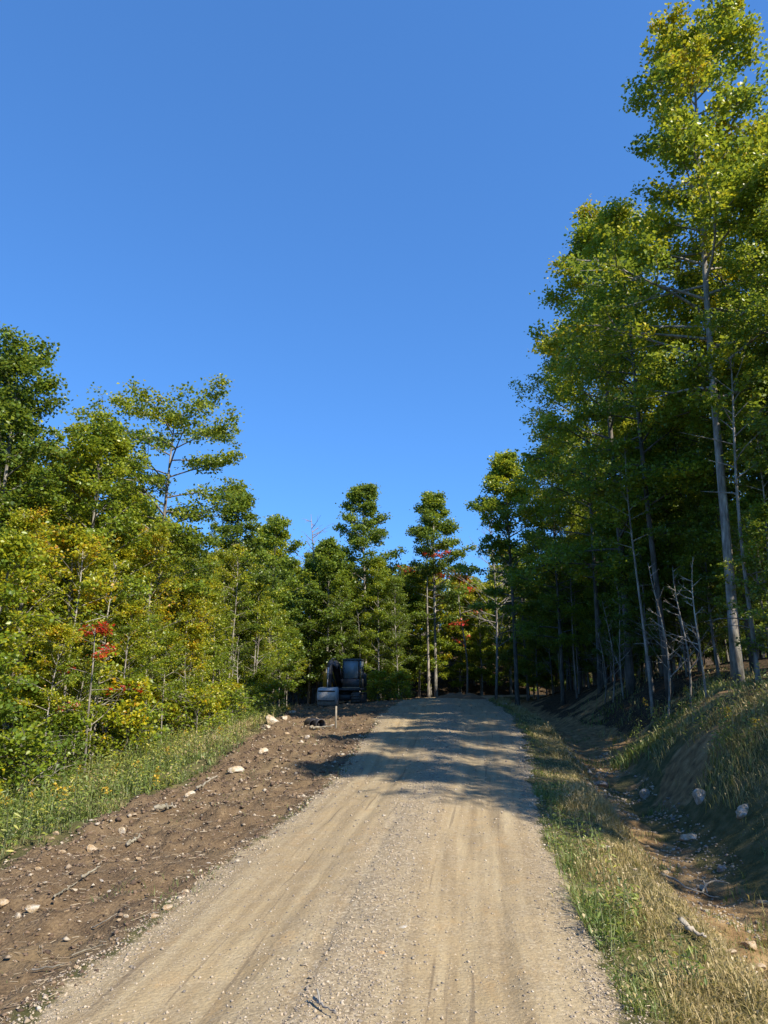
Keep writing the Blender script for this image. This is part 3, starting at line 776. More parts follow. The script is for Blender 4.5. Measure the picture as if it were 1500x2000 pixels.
# the wood closing the view behind the excavator and the road bend
for row in range(4):
    x = -9.0
    while x < 12.5:
        y = [47.0, 50.5, 54.5, 60][row] + U(-1, 1) + 0.10 * abs(x)
        if off_road(x, y, 1.2) and clear(x, y, 0.9) :
            k = random.choice([['young_0', 'young_2', 'birch_1', 'sapling_0', 'pole_0'], ['young_1', 'young_0', 'far_0', 'young_2'], ['far_0', 'far_1', 'tiered_1'], ['far_0', 'far_1']][row])
            s = cap(k, x, y, [U(0.7, 1.0), U(0.7, 1.0), U(0.6, 0.78), U(0.6, 0.8)][row])
            plant(k, x, y, s, ['%s young tree fronting the wood that closes the road, ', '%s second-rank tree of the wood that closes the road, ', '%s tree deep in the wood that closes the road, ', '%s far tree closing the view, '][row] % tone(0.37) .replace('green', 'leafy') + zone_c(x), 'tree',
                  ['front of the closing wood', 'second rank of the closing wood', 'depth of the closing wood', 'rear of the closing wood'][row], autumn=U(0.28, 0.46) + (0.1 if x > 2 else 0), bark=(U(0.9, 1.4),) * 3, name='young_tree')
        x += [1.15, 1.4, 1.9, 2.6][row] * U(0.8, 1.25)

for k in range(70):
    y = U(57, 78); x = U(0, 22) if k % 3 else U(-12, 34)
    if off_road(x, y, 1.0) and clear(x, y, 1.3):
        plant('far_0', x, y, cap('far_0', x, y, U(0.4, 0.55)), 'small tree of the wood that hides the road beyond its bend', 'tree', 'wood beyond the road bend', autumn=U(0.25, 0.45), name='young_tree')
for k in range(26):
    y = U(26, 45); x = left_edge(y) + U(-1.5, 0.6)
    if clear(x, y, 0.3):
        plant(random.choice(['pole_0', 'pole_1', 'bare_1']), x, y, U(0.5, 0.8), 'thin pale bare-stemmed pole in the young wood, ' + zone_l(y), 'sapling', 'pale poles near the excavator', autumn=U(0.35, 0.55), bark=(U(1.3, 1.7),) * 3, name='sapling')
for k in range(20):
    y = U(13.5, 26); x = left_edge(y) + U(-0.1, 0.55)
    if clear(x, y, 0.3):
        plant(random.choice(['pole_0', 'bare_1', 'sapling_3']), x, y, U(0.4, 0.62), 'thin pale stem standing out before the young wood, ' + zone_l(y), 'sapling', 'pale stems before the young wood', autumn=U(0.4, 0.6), bark=(U(1.5, 1.9),) * 3, name='sapling')
# bushes at the edge of the young wood and on the pad
for k in range(46):
    y = U(9.5, 34); x = left_edge(y) + U(-0.6, 1.2)
    if x < -0.56 * y - 1 : continue
    kind = random.randrange(3); au = U(0.3, 0.62)
    plant('bush_%d' % kind, x, y, U(0.7, 1.25), '%s %s bush in the meadow grass, %s' % (['low', 'knee-high', 'taller'][kind], tone(au), zone_l(y)), 'bush', 'bushes before the young wood', autumn=au, val=0.54, name='bush')
for k in range(10):
    x = U(-0.8, 1.6); y = U(43.5, 46)
    plant('bush_%d' % random.randrange(3), x, y, U(0.7, 1.1), 'yellow-green bush between excavator and road end', 'bush', 'bushes by the excavator', autumn=U(0.45, 0.65), val=0.54, name='bush')

# ------------------------------------------------------------------ grass and flowers
def blades(P, h, wid, bend, dry, seed=None, name='grass'):
    n = len(P)
    az = rng.uniform(0, 6.28, n); d = np.stack([np.cos(az), np.sin(az), np.zeros(n)], -1); s = np.stack([-np.sin(az), np.cos(az), np.zeros(n)], -1)
    h = h[:, None]; b = (bend * rng.uniform(0.2, 1.2, n))[:, None] * h
    up = np.array([[0, 0, 1.0]])
    w = (wid * rng.uniform(0.6, 1.3, n))[:, None]
    p0 = P; p1 = P + up * h * 0.5 + d * b * 0.25; p2 = P + up * h * (0.98 - 0.25 * b / h) + d * b
    V = np.stack([p0 - s * w, p0 + s * w, p1 + s * w * 0.8, p1 - s * w * 0.8, p2], 1).reshape(-1, 3)
    i = np.arange(n)[:, None] * 5
    mb = MB()
    mb.add(V, i + np.array([[0, 1, 2, 3]]), i + np.array([[3, 2, 4]]), rnd=np.repeat(rng.random(n), 5), clump=np.repeat(dry, 5))
    if seed is not None:
        k = np.where(rng.random(n) < seed)[0]; m = len(k)
        q = p2[k]; dd = d[k]; ss = s[k]; L = h[k] * rng.uniform(0.12, 0.24, (m, 1)); ww = w[k] * 2.6
        V = np.stack([q - up * L * 0.6 - dd * L * 0.1, q + ss * ww, q + dd * L * 0.55 + up * L * 0.25, q - ss * ww], 1).reshape(-1, 3)
        j = np.arange(m)[:, None] * 4
        mb.add(V, j + np.array([[0, 1, 2, 3]]), None, rnd=np.repeat(rng.random(m), 4), clump=np.repeat(np.full(m, 1.0), 4))
    return mb.data(name, M_blade)

def scatter(n, fx, y0, y1, dens=1.6):
    """points between y0 and y1, thinning with distance; fx(y, u) gives x"""
    u = rng.random(n); y = (y0 ** (1 - dens) + u * (y1 ** (1 - dens) - y0 ** (1 - dens))) ** (1 / (1 - dens))
    x = fx(y, rng.random(n))
    return x, y

def patch(name, label, n, fx, y0, y1, hmin, hmax, wid, bend, dryf, keep=None, seed=None, dens=1.6, col_=(0.42, 0.5, 0.5, 1)):
    x, y = scatter(n, fx, y0, y1, dens)
    if keep is not None:
        k = keep(x, y); x, y = x[k], y[k]
    z = height(x, y)
    cl = np.clip(0.5 + 1.3 * fbm(x * 1.1, y * 1.1, 41, 2), 0.25, 1.35)
    h = (hmin + (hmax - hmin) * rng.beta(1.5, 2.0, len(x))) * cl
    o = link(name, blades(np.stack([x, y, z - 0.02], -1), h, wid * np.clip(y / 9, 0.8, 2.2), bend, dryf(x, y), seed))
    o.color = col_
    return tag(o, label, 'grass', kind='stuff')

nz = lambda x, y, s, k: np.clip(0.5 + 1.3 * fbm(x * s, y * s, k, 2), 0, 1)
# verge between road and ditch: green along the road, dry straw towards the ditch
patch('verge_grass', 'green and straw-coloured grass on the verge between road and ditch', 38000, lambda y, u: XR(y) + 0.02 + 1.25 * u, 4.2, 46, 0.06, 0.36, 0.0042, 1.15,
      lambda x, y: np.clip(0.2 + 0.95 * sstep(0.12, 0.5, x - XR(y)) + 0.9 * fbm(x * 0.9, y * 0.9, 51, 2), 0, 1),
      keep=lambda x, y: (rng.random(len(x)) < sstep(-0.05, 0.3, (x - XR(y)) + 0.9 * fbm(x * 1.5, y * 0.8, 52, 2))), seed=0.15, dens=1.35, col_=(0.58, 0.52, 0.5, 1))
# bank
patch('bank_grass', 'dry and green grass covering the cut bank above the ditch', 52000, lambda y, u: XR(y) + 2.0 + 4.2 * u - 0.6 * bank_shift(y), 5.5, 30, 0.10, 0.55, 0.0045, 1.0,
      lambda x, y: np.clip(0.55 + 1.2 * fbm(x * 0.6, y * 0.6, 53, 2) + 0.25 * sstep(3.2, 4.6, x - XR(y)), 0, 1),
      keep=lambda x, y: (fbm(x * 0.8, y * 0.8, 64, 2) > -0.22) & (rng.random(len(x)) < sstep(1.9, 2.9, x - XR(y) + 1.2 * fbm(x, y, 54, 2))) & (x < 0.58 * y + 1.5) & (rng.random(len(x)) < 1 - 0.8 * sstep(16, 22, y)), seed=0.2, dens=1.4, col_=(0.52, 0.54, 0.5, 1))
# ditch: thin tufts
patch('ditch_grass', 'thin tufts of grass along the muddy ditch bed', 7000, lambda y, u: XR(y) + 1.0 + 1.2 * u, 5.0, 24, 0.06, 0.3, 0.004, 0.7, lambda x, y: nz(x, y, 1, 55),
      keep=lambda x, y: fbm(x * 1.6, y * 1.6, 56, 2) > 0.12, dens=1.3)
# meadow
patch('meadow_grass', 'tall mixed grass between the bare soil and the young wood', 80000, lambda y, u: XL(y) - shoulder_w(y) + 0.1 - 4.3 * u, 6.0, 40, 0.08, 0.46, 0.0045, 1.0,
      lambda x, y: np.clip(0.45 + 1.3 * fbm(x * 0.7, y * 0.7, 57, 2), 0, 1),
      keep=lambda x, y: (rng.random(len(x)) < sstep(0.0, 0.7, (XL(y) - shoulder_w(y)) - x + 1.3 * fbm(x * 0.8, y * 0.8, 58, 2))) & (fbm(x * 1.3, y * 1.3, 68, 2) > -0.25) & (x > -0.58 * y - 1.5), seed=0.1, dens=1.35, col_=(0.57, 0.54, 0.46, 1))
# sparse sprouts on the bare soil
patch('soil_sprouts', 'sparse short sprouts and straw on the bare soil strip', 9000, lambda y, u: XL(y) + 0.1 - (shoulder_w(y) + 0.1) * u, 3.8, 45, 0.03, 0.14, 0.003, 1.1, lambda x, y: np.clip(0.55 + fbm(x, y, 59, 2), 0, 1),
      keep=lambda x, y: fbm(x * 0.9, y * 0.9, 60, 2) > 0.02, dens=1.5)

def forbs(name, label, n, fx, y0, y1, keep, hmin, hmax, flower, leafsize=0.075, aut=0.46):
    x, y = scatter(n, fx, y0, y1, 1.3)
    k = keep(x, y); x, y = x[k], y[k]; z = height(x, y)
    lf, fl, st = MB(), MB(), MB()
    for a, b, c in zip(x, y, z):
        h = U(hmin, hmax); lx, ly = rng.normal(0, 0.12, 2) * h
        m = int(12 + 14 * h); s = np.linspace(0.15, 1, m)[:, None]
        base = np.array([a, b, c]); d = np.array([lx, ly, h])
        ang = np.arange(m) * 2.4
        P = base + d * s + np.stack([np.cos(ang), np.sin(ang), np.zeros(m)], -1) * (0.05 + 0.05 * (1 - s))
        leaves(lf, P, tilt_normals(m, 0.55), leafsize, rng.random(m), np.full(m, rng.random()), 0.34)
        st.tube(np.stack([base, base + d * 0.5, base + d]), np.array([0.005, 0.004, 0.002]), 3, cap=False)
        if rng.random() < flower:
            m = 34; q = rng.random((m, 1))
            P = base + d * (0.82 + 0.24 * q) + rng.normal(0, 0.045, (m, 3)) * (1.15 - q)
            leaves(fl, P, tilt_normals(m, 1.0), 0.036, rng.random(m), np.full(m, 0.5), 0.9)
    o = tag(link(name, lf.data(name, M_leaf)), label, 'plants', kind='stuff'); o.color = (aut, 0.54, 0.46, 1)
    s_ = link('stems', st.data('stems', M_bark), o); s_.color = (0.8, 1.0, 0.5, 1)
    if fl.n:
        f_ = link('flowers', fl.data('flowers', M_flower), o); f_.color = (0.5, 0.5, 0.5, 1)
forbs('meadow_weeds', 'leafy weeds and yellow goldenrod among the meadow grass', 1500, lambda y, u: XL(y) - shoulder_w(y) - 0.15 - 3.9 * u, 7.0, 36,
      lambda x, y: (x > -0.58 * y - 1) & (fbm(x * 0.6, y * 0.6, 71, 2) > -0.15), 0.22, 0.58, 0.05)
forbs('verge_weeds', 'broad-leaved green weeds along the road edge of the verge', 150, lambda y, u: XR(y) + 0.1 + 0.5 * u, 4.6, 20, lambda x, y: fbm(x * 1.4, y * 1.4, 72, 2) > 0.0, 0.1, 0.3, 0.0, 0.05, 0.36)
forbs('bank_weeds', 'leafy weeds scattered over the bank', 260, lambda y, u: XR(y) + 2.8 + 3.0 * u, 7.0, 20, lambda x, y: (x < 0.58 * y + 1) & (fbm(x * 1.0, y * 1.0, 73, 2) > 0.0), 0.25, 0.7, 0.15)

# ------------------------------------------------------------------ stones, gravel, sticks
def stone_mesh(seed, sub=2):
    import bmesh
    bm = bmesh.new(); bmesh.ops.create_icosphere(bm, subdivisions=sub, radius=0.5)
    r = np.random.default_rng(seed)
    planes = r.normal(size=(9, 3)); planes /= np.linalg.norm(planes, axis=1, keepdims=True); dist = r.uniform(0.22, 0.42, 9)
    for v in bm.verts:
        p = np.array(v.co)
        for nn, dd in zip(planes, dist):
            k = p @ nn
            if k > dd: p = p - nn * (k - dd) * 0.97
        p += 0.012 * r.normal(size=3)
        v.co = p
    me = bpy.data.meshes.new("stone"); bm.to_mesh(me); bm.free(); me.materials.append(M_stone)
    return me
STONE = [stone_mesh(k, 3 if k < 4 else 2) for k in range(8)]
def stone(px, py, wpx, label, group=None, flat=0.6, colr=(1, 1, 1), deep=0.3, asp=0.8):
    p = at(px, py)
    s = 0.88 * wpx / 1387.0 * math.sqrt(p.x ** 2 + p.y ** 2 + 1)
    o = link('stone', random.choice(STONE[:4] if wpx > 18 else STONE[4:]))
    o.scale = (s, s * asp, s * flat)
    o.location = (p.x, p.y, p.z + s * flat * (0.30 - deep))
    o.rotation_euler = (U(-0.25, 0.25), U(-0.25, 0.25), U(-0.5, 0.5))
    o.color = (*colr, 1)
    tag(o, label, 'stone', group)
PALE = (1.25, 1.18, 1.05); TAN = (1.15, 0.98, 0.75); GREY = (1.15, 1.15, 1.17)
stone(1262, 1556, 28, 'squarish pale grey boulder lying in the shaded ditch', flat=0.85, colr=GREY, deep=0.15)
stone(1368, 1565, 34, 'upright grey boulder on the bank side of the ditch', flat=1.15, colr=GREY, deep=0.2)
stone(1450, 1585, 50, 'broad flat grey boulder set in the bank grass', flat=0.55, colr=GREY)
stone(1346, 1638, 42, 'long pale slab of stone at the foot of the bank', flat=0.5, colr=PALE)
stone(1170, 1533, 36, 'dark flat rock in the shade beside the verge grass', flat=0.5, colr=(0.7, 0.68, 0.7))
stone(1408, 1700, 26, 'grey rock half hidden in bank shade above the forked branch', flat=0.8, colr=(0.95, 0.95, 1.0))
stone(1370, 1735, 18, 'rounded pale stone beside the forked branch', flat=0.7, colr=PALE)
stone(1465, 1855, 34, 'angular tan rock at the puddle edge', flat=0.7, colr=TAN, deep=0.15)
stone(1422, 1860, 30, 'flat tan stone next to the angular rock by the puddle', flat=0.4, colr=TAN)
stone(1492, 1770, 30, 'yellowish rock on the bank foot beyond the puddle', flat=0.7, colr=TAN)
stone(1105, 1556, 36, 'pale stone buried in the top of the verge grass', flat=0.45, colr=PALE)
stone(1180, 1655, 30, 'flat light stone where the verge drops into the ditch', flat=0.35, colr=PALE)
stone(1400, 1825, 20, 'small ochre stone in the wet ditch bed', flat=0.5, colr=(1.3, 0.95, 0.5))
for (px, py, w) in [(1262, 1654, 14), (1280, 1665, 16), (1275, 1690, 17), (1255, 1695, 14), (1375, 1780, 18), (1370, 1790, 12), (1345, 1795, 11), (1300, 1705, 16), (1330, 1810, 20), (1395, 1812, 9), (1435, 1895, 14), (1455, 1870, 10), (1485, 1925, 22), (1280, 1678, 9), (1250, 1662, 10), (1450, 1942, 16), (1315, 1660, 10), (1240, 1700, 12), (1410, 1800, 12), (1480, 1890, 28)]:
    stone(px, py, w, 'small pale stone strewn along the muddy ditch bed', 'small stones in the ditch', flat=U(0.45, 0.7), colr=random.choice([PALE, TAN, GREY]))
stone(237, 1630, 17, 'upright pale stone standing proud in the brown soil', flat=1.15, colr=PALE, deep=0.1)
stone(62, 1780, 32, 'largest pale grey rock in the soil, dark gap at its side', flat=0.55, colr=PALE, deep=0.1)
stone(34, 1795, 14, 'small upright stone next to the largest rock in the soil', flat=1.0, colr=PALE, deep=0.1)
stone(5, 1770, 24, 'tan rock among the soil clods near the grass', flat=0.7, colr=TAN)
stone(178, 1660, 26, 'tan stone on the ridge of the dug soil', flat=0.7, colr=TAN)
stone(142, 1740, 24, 'long pale splinter of stone lying on the soil', flat=0.35, colr=PALE)
stone(362, 1746, 18, 'round cream stone at the road edge', flat=0.7, colr=PALE, deep=0.1)
stone(325, 1775, 26, 'flat cream stone at the road edge', flat=0.45, colr=TAN, deep=0.15)
stone(302, 1790, 22, 'tan stone with dark hollow at the road edge', flat=0.55, colr=TAN)
stone(74, 1975, 13, 'lone white stone at the corner of soil and gravel', flat=0.8, colr=(1.6, 1.6, 1.55), deep=0.1)
stone(426, 1617, 14, 'yellowish stone in the middle of the brown soil', flat=0.6, colr=TAN)
stone(132, 1782, 18, 'flat stone sunk in the soil near the largest rock', flat=0.35, colr=TAN)
stone(460, 1507, 36, 'pale boulder at the edge of meadow and soil', flat=0.55, colr=PALE, deep=0.15)
stone(370, 1553, 24, 'pale flat rock beside the log on the soil edge', flat=0.6, colr=PALE)
stone(513, 1467, 24, 'pale rock beyond the boulder at the meadow edge', flat=0.7, colr=PALE)
stone(588, 1450, 14, 'light stone on the far soil', flat=0.7, colr=PALE)
stone(530, 1410, 38, 'large pale rock on the bank of the pad', flat=0.7, colr=PALE)
stone(500, 1402, 26, 'pale rock in a row along the pad edge', 'rocks along the pad edge', flat=0.7, colr=PALE)
stone(555, 1405, 22, 'pale rock in a row along the pad edge', 'rocks along the pad edge', flat=0.7, colr=PALE)
stone(520, 1422, 24, 'pale rock in a row along the pad edge', 'rocks along the pad edge', flat=0.6, colr=PALE)
stone(570, 1392, 18, 'pale rock in a row along the pad edge', 'rocks along the pad edge', flat=0.6, colr=PALE)
stone(984, 1376, 20, 'flat grey stone in the shade beside the far road', flat=0.4, colr=GREY)
stone(787, 1812, 21, 'flat white stone on the middle of the road', flat=0.3, colr=(1.5, 1.5, 1.45))
stone(745, 1862, 16, 'orange flake of stone on the road crown', flat=0.4, colr=(1.5, 1.05, 0.6))
for (px, py) in [(100, 1645), (110, 1632), (230, 1560), (320, 1560), (60, 1760), (88, 1730), (75, 1700), (180, 1605), (260, 1590), (272, 1680), (210, 1745), (265, 1812), (95, 1828), (150, 1890), (178, 1885), (230, 1800), (200, 1720), (250, 1678), (395, 1580), (500, 1535), (540, 1500), (650, 1420), (620, 1408), (600, 1440), (560, 1432), (480, 1545), (345, 1582), (300, 1610), (120, 1668), (245, 1790), (75, 1920), (170, 1920), (280, 1830), (330, 1760), (405, 1690), (440, 1650), (370, 1700)]:
    stone(px + U(-3, 3), py + U(-3, 3), U(8, 15), 'small stone scattered on the brown soil strip', 'small stones on the soil strip', flat=U(0.4, 0.75), colr=random.choice([PALE, TAN, TAN, GREY]))

def gravel(name, label, n, fx, y0, y1, smin, smax, keep, mat, dens=2.0):
    x, y = scatter(n, fx, y0, y1, dens)
    k = keep(x, y); x, y = x[k], y[k]; n = len(x); z = height(x, y)
    base = np.array([(1, 0, 0), (0, 1, 0), (-1, 0, 0), (0, -1, 0), (0, 0, 1), (0, 0, -1)], float)
    tri = np.array([(0, 1, 4), (1, 2, 4), (2, 3, 4), (3, 0, 4), (1, 0, 5), (2, 1, 5), (3, 2, 5), (0, 3, 5)])
    s = (smin + (smax - smin) * rng.beta(1, 5, n)) * np.clip(y / 8, 0.8, 2.0)
    V = base[None] * (s[:, None, None] * rng.uniform(0.55, 1.2, (n, 6, 1))) * np.array([1, 1, 0.6]) + rng.normal(0, 0.15, (n, 6, 3)) * s[:, None, None]
    a = rng.uniform(0, 6.28, n); ca, sa = np.cos(a)[:, None], np.sin(a)[:, None]
    V = np.stack([V[..., 0] * ca - V[..., 1] * sa, V[..., 0] * sa + V[..., 1] * ca, V[..., 2]], -1)
    V += np.stack([x, y, z + s * 0.12], -1)[:, None, :]
    T = (tri[None] + 6 * np.arange(n)[:, None, None]).reshape(-1, 3)
    me = mesh_data(name, V.reshape(-1, 3), None, T, mat, dict(rnd=np.repeat(rng.random(n), 6)))
    return tag(link(name, me), label, 'gravel', kind='stuff')
def gravel_mat(name, stops):
    m, n, l, bs = newmat(name)
    r = ramp(n, stops); l.new(attr(n, "rnd"), r.inputs[0]); l.new(r.outputs[0], bs.inputs["Base Color"]); bs.inputs["Roughness"].default_value = 0.9
    return m
M_gravel = gravel_mat("gravel", [(0, (0.13, 0.115, 0.10)), (0.3, (0.24, 0.20, 0.155)), (0.65, (0.36, 0.29, 0.20)), (0.94, (0.36, 0.30, 0.22)), (1, (0.46, 0.41, 0.33))])
M_clod = gravel_mat("clod", [(0, (0.05, 0.032, 0.022)), (0.5, (0.13, 0.085, 0.052)), (0.85, (0.2, 0.14, 0.085)), (1, (0.4, 0.35, 0.27))])
def lat_of(x, y):
    return (x - (XL(y) + XR(y)) / 2) / ((XR(y) - XL(y)) / 2)
gravel('gravel', 'loose gravel lying on the crown and edges of the road', 44000, lambda y, u: XL(y) - 0.15 + (XR(y) - XL(y) + 0.3) * u, 3.4, 30, 0.004, 0.032,
       lambda x, y: rng.random(len(x)) < 0.12 + 0.8 * np.exp(-((lat_of(x, y) - 0.02) / 0.2) ** 2) + 0.9 * sstep(0.78, 0.98, np.abs(lat_of(x, y))), M_gravel, 2.1)
gravel('soil_clods', 'crumbs and clods of soil on the dug strip', 22000, lambda y, u: XL(y) + 0.05 - (shoulder_w(y) + 0.2) * u, 3.6, 45, 0.008, 0.055,
       lambda x, y: rng.random(len(x)) < 0.35 + 0.6 * sstep(0.0, 1.0, (XL(y) - x) / shoulder_w(y)), M_clod, 1.6)
gravel('ditch_gravel', 'washed pebbles in the ditch bed', 5000, lambda y, u: XR(y) + 1.0 + 1.3 * u, 4.5, 20, 0.008, 0.05, lambda x, y: fbm(x * 1.3, y * 1.3, 81, 2) > -0.1, M_gravel, 1.6)

# straw and wood chips on the soil
def litter():
    x, y = scatter(3800, lambda y, u: XL(y) + 0.05 - (shoulder_w(y) + 0.3) * u, 3.6, 40, 1.6)
    x2, y2 = scatter(1500, lambda y, u: XR(y) - 0.2 + 1.6 * u, 3.8, 20, 1.6)
    x = np.concatenate([x, x2]); y = np.concatenate([y, y2]); n = len(x); z = height(x, y)
    a = rng.uniform(0, 6.28, n); L = 0.012 + 0.06 * rng.beta(1, 3, n); w = rng.uniform(0.001, 0.003, n) * np.clip(y / 8, 0.8, 2)
    d = np.stack([np.cos(a) * L, np.sin(a) * L, rng.normal(0, 0.12, n) * L], -1); s = np.stack([-np.sin(a) * w, np.cos(a) * w, 0 * w], -1)
    p = np.stack([x, y, z + 0.010], -1); up = np.array([0, 0, 1.0]) * w[:, None] * 1.2
    V = np.stack([p - d - s, p - d + s, p - d + up, p + d - s, p + d + s, p + d + up], 1).reshape(-1, 3)
    i = np.arange(n)[:, None] * 6
    Q = np.concatenate([i + np.array([[0, 3, 4, 1]]), i + np.array([[1, 4, 5, 2]]), i + np.array([[2, 5, 3, 0]])], 0)
    mat = gravel_mat("straw", [(0, (0.10, 0.075, 0.05)), (0.5, (0.26, 0.20, 0.13)), (1, (0.48, 0.41, 0.29))])
    tag(link('plant_litter', mesh_data('plant_litter', V, Q, None, mat, dict(rnd=np.repeat(rng.random(n), 6)))), 'straw, twigs and wood chips strewn over soil and verge', 'litter', kind='stuff')
litter()

def stick(pix, r0, label, name='stick', group=None, lift=0.02, mat=None, r1=None, forks=()):
    pts = [at(*p) for p in pix]
    P = np.array([(p.x, p.y, p.z + r0 * 0.7 + lift) for p in pts])
    t = np.linspace(0, 1, len(P)); tt = np.linspace(0, 1, 14)
    P = np.stack([np.interp(tt, t, P[:, k]) for k in range(3)], -1)
    for _ in range(2): P[1:-1] = 0.25 * P[:-2] + 0.5 * P[1:-1] + 0.25 * P[2:]
    P += rng.normal(0, r0 * 0.3, P.shape)
    r0 *= 0.68; base = Vector(P[0]); mb = MB()
    mb.tube(P - P[0], np.linspace(r0, r1 if r1 else r0 * 0.4, 14) * rng.uniform(0.75, 1.2, 14), 7)
    for fk in forks:
        Q = np.array([(q.x, q.y, q.z + r0 * 0.6 + lift) for q in (at(*f) for f in fk)])
        t = np.linspace(0, 1, len(Q)); tt = np.linspace(0, 1, 9)
        Q = np.stack([np.interp(tt, t, Q[:, k]) for k in range(3)], -1)
        Q[:, 2] += 0.05 * np.sin(tt * math.pi)
        mb.tube(Q - P[0], np.linspace(r0 * 0.7, r0 * 0.35, 9), 6)
    o = link(name, mb.data(name, mat or M_wood, True), loc=base)
    o.color = (1, 1, 1, 1)
    return tag(o, label, 'branch' if name != 'log' else 'log', group)
stick([(1290, 1712), (1312, 1722), (1335, 1742), (1372, 1752), (1408, 1763)], 0.024, 'pale forked branch lying across the ditch', 'branch', forks=[[(1372, 1752), (1380, 1742), (1400, 1735), (1425, 1732)], [(1382, 1752), (1376, 1738), (1372, 1728)]])
stick([(1330, 1815), (1352, 1830), (1382, 1852)], 0.035, 'short pale log end between verge grass and ditch', 'log')
stick([(612, 1962), (625, 1975), (655, 1995)], 0.012, 'dark forked twig lying on the road', 'branch', mat=M_bark, forks=[[(625, 1975), (618, 1966), (626, 1964)]])
stick([(300, 1590), (320, 1586), (336, 1580)], 0.05, 'short broken log lying on the soil ridge', 'log', lift=0.03)
stick([(160, 1722), (180, 1712), (196, 1702)], 0.018, 'grey stick poking from the soil clods', 'branch')
stick([(105, 1765), (125, 1748), (150, 1735)], 0.016, 'pale stick lying on the soil by the stone splinter', 'branch')
stick([(245, 1658), (262, 1648), (276, 1640)], 0.03, 'pale broken branch on the soil ridge', 'branch')
stick([(180, 1820), (205, 1808), (228, 1793)], 0.007, 'thin dry stem lying on the soil', 'branch')
stick([(140, 1875), (175, 1862), (210, 1852)], 0.008, 'straight dry stem near the road edge', 'branch')
stick([(385, 1545), (405, 1532), (425, 1522)], 0.03, 'grey root end sticking out along the meadow edge', 'branch')
stick([(60, 1905), (95, 1900), (125, 1893)], 0.009, 'dark dry twig on the reddish soil', 'branch', mat=M_bark)
stick([(606, 1427), (625, 1425), (648, 1423)], 0.06, 'grey plank-like log lying beside the dark culvert ends', 'log')

# heap of reddish soil where the road bends away
def heap():
    p = at(905, 1366); n = 26
    g = np.linspace(-1, 1, n); A, B = np.meshgrid(g, g)
    r = np.sqrt(A ** 2 + B ** 2)
    Z = 0.4 * np.clip(1 - r ** 1.5, 0, 1) * (0.8 + 0.9 * fbm(A * 3 + 4, B * 3, 91, 3)) 
    X = p.x + 1.9 * A; Y = p.y + 1.6 + 1.2 * B
    Z = Z + height(X, Y) - 0.06
    idx = np.arange(n * n).reshape(n, n)
    Q = np.stack([idx[:-1, :-1], idx[:-1, 1:], idx[1:, 1:], idx[1:, :-1]], -1).reshape(-1, 4)
    m = plain('red_soil', (0.17, 0.095, 0.045), 0.95, wear=0.8, wearc=(0.08, 0.05, 0.03), scale=4)
    tag(link('soil_heap', mesh_data('soil_heap', np.stack([X, Y, Z], -1), Q, None, m)), 'low heap of reddish soil where the road bends out of sight', 'soil heap')
heap()
# dark pipe ends, stake
M_dark = plain("black_plastic", (0.02, 0.02, 0.022), 0.55, wear=0.4, wearc=(0.12, 0.09, 0.06))
for q, (px, py) in enumerate([(613, 1418), (627, 1418)]):
    p = at(px, py); mb = MB(); n = 14
    ang = np.linspace(0, 2 * math.pi, n, endpoint=False); r = 0.16; ri = 0.135; L = 0.7
    rings = []
    for (rr, yy) in ((ri, L), (ri, 0.0), (r, 0.0), (r * 1.05, 0.1), (r, 0.2), (r * 1.05, 0.3), (r, 0.4), (r * 1.05, 0.5), (r, 0.6), (r, L)):
        rings.append(np.stack([rr * np.cos(ang), np.full(n, yy), rr * np.sin(ang)], -1))
    V = np.vstack(rings); m = len(rings)
    Q = [(i * n + j, i * n + (j + 1) % n, (i + 1) * n + (j + 1) % n, (i + 1) * n + j) for i in range(m - 1) for j in range(n)]
    V = np.vstack([V, [(0, L - 0.3, 0)], np.stack([ri * np.cos(ang), np.full(n, L - 0.3), ri * np.sin(ang)], -1)])  # added dark disc closes the bore, standing in for the shade inside
    mb.add(V, Q, [(m * n, m * n + 1 + j, m * n + 1 + (j + 1) % n) for j in range(n)])
    o = link('drain_pipe', mb.data('drain_pipe', M_dark, True), loc=(p.x, p.y, p.z + 0.02), rz=0.15 + 0.5 * q)
    tag(o, 'black corrugated pipe end lying on the far soil', 'pipe', 'pipe ends on the far soil')
p = at(656, 1422); mb = MB()
mb.box((0, 0, 0.28), (0.05, 0.03, 0.66), bev=0.006)
tag(link('survey_stake', mb.data('survey_stake', M_wood), loc=p), 'thin grey wooden stake standing upright in the far soil', 'stake').color = (1.1, 1.1, 1.15, 1)

# puddle in the ditch
def puddle():
    m, n, l, bs = newmat("muddy_water")
    bs.inputs["Base Color"].default_value = (0.10, 0.065, 0.03, 1); bs.inputs["Roughness"].default_value = 0.06
    tc = N(n, "ShaderNodeTexCoord"); f = noise(n, l, 9, 2, 0.5, tc.outputs["Object"])
    bp = N(n, "ShaderNodeBump"); bp.inputs["Strength"].default_value = 0.05; bp.inputs["Distance"].default_value = 0.02
    l.new(f, bp.inputs["Height"]); l.new(bp.outputs[0], bs.inputs["Normal"])
    for (py0, py1, px) in ((5.0, 7.2, 0),):
        ys = np.linspace(py0, py1, 30); pts = []
        zc = float(np.min(height(XR(ys) + 1.75, ys))) + 0.075
        V = []; Q = []
        for i, y in enumerate(ys):
            for j in range(8):
                V.append((float(XR(y)) + 1.3 + 0.95 * j / 7, y, zc))
        for i in range(29):
            for j in range(7): Q.append((i * 8 + j, i * 8 + j + 1, i * 8 + 9 + j, i * 8 + 8 + j))
        tag(link('water', mesh_data('water', V, Q, None, m)), 'shallow muddy puddle in the ditch bed', 'water', kind='structure')
puddle()

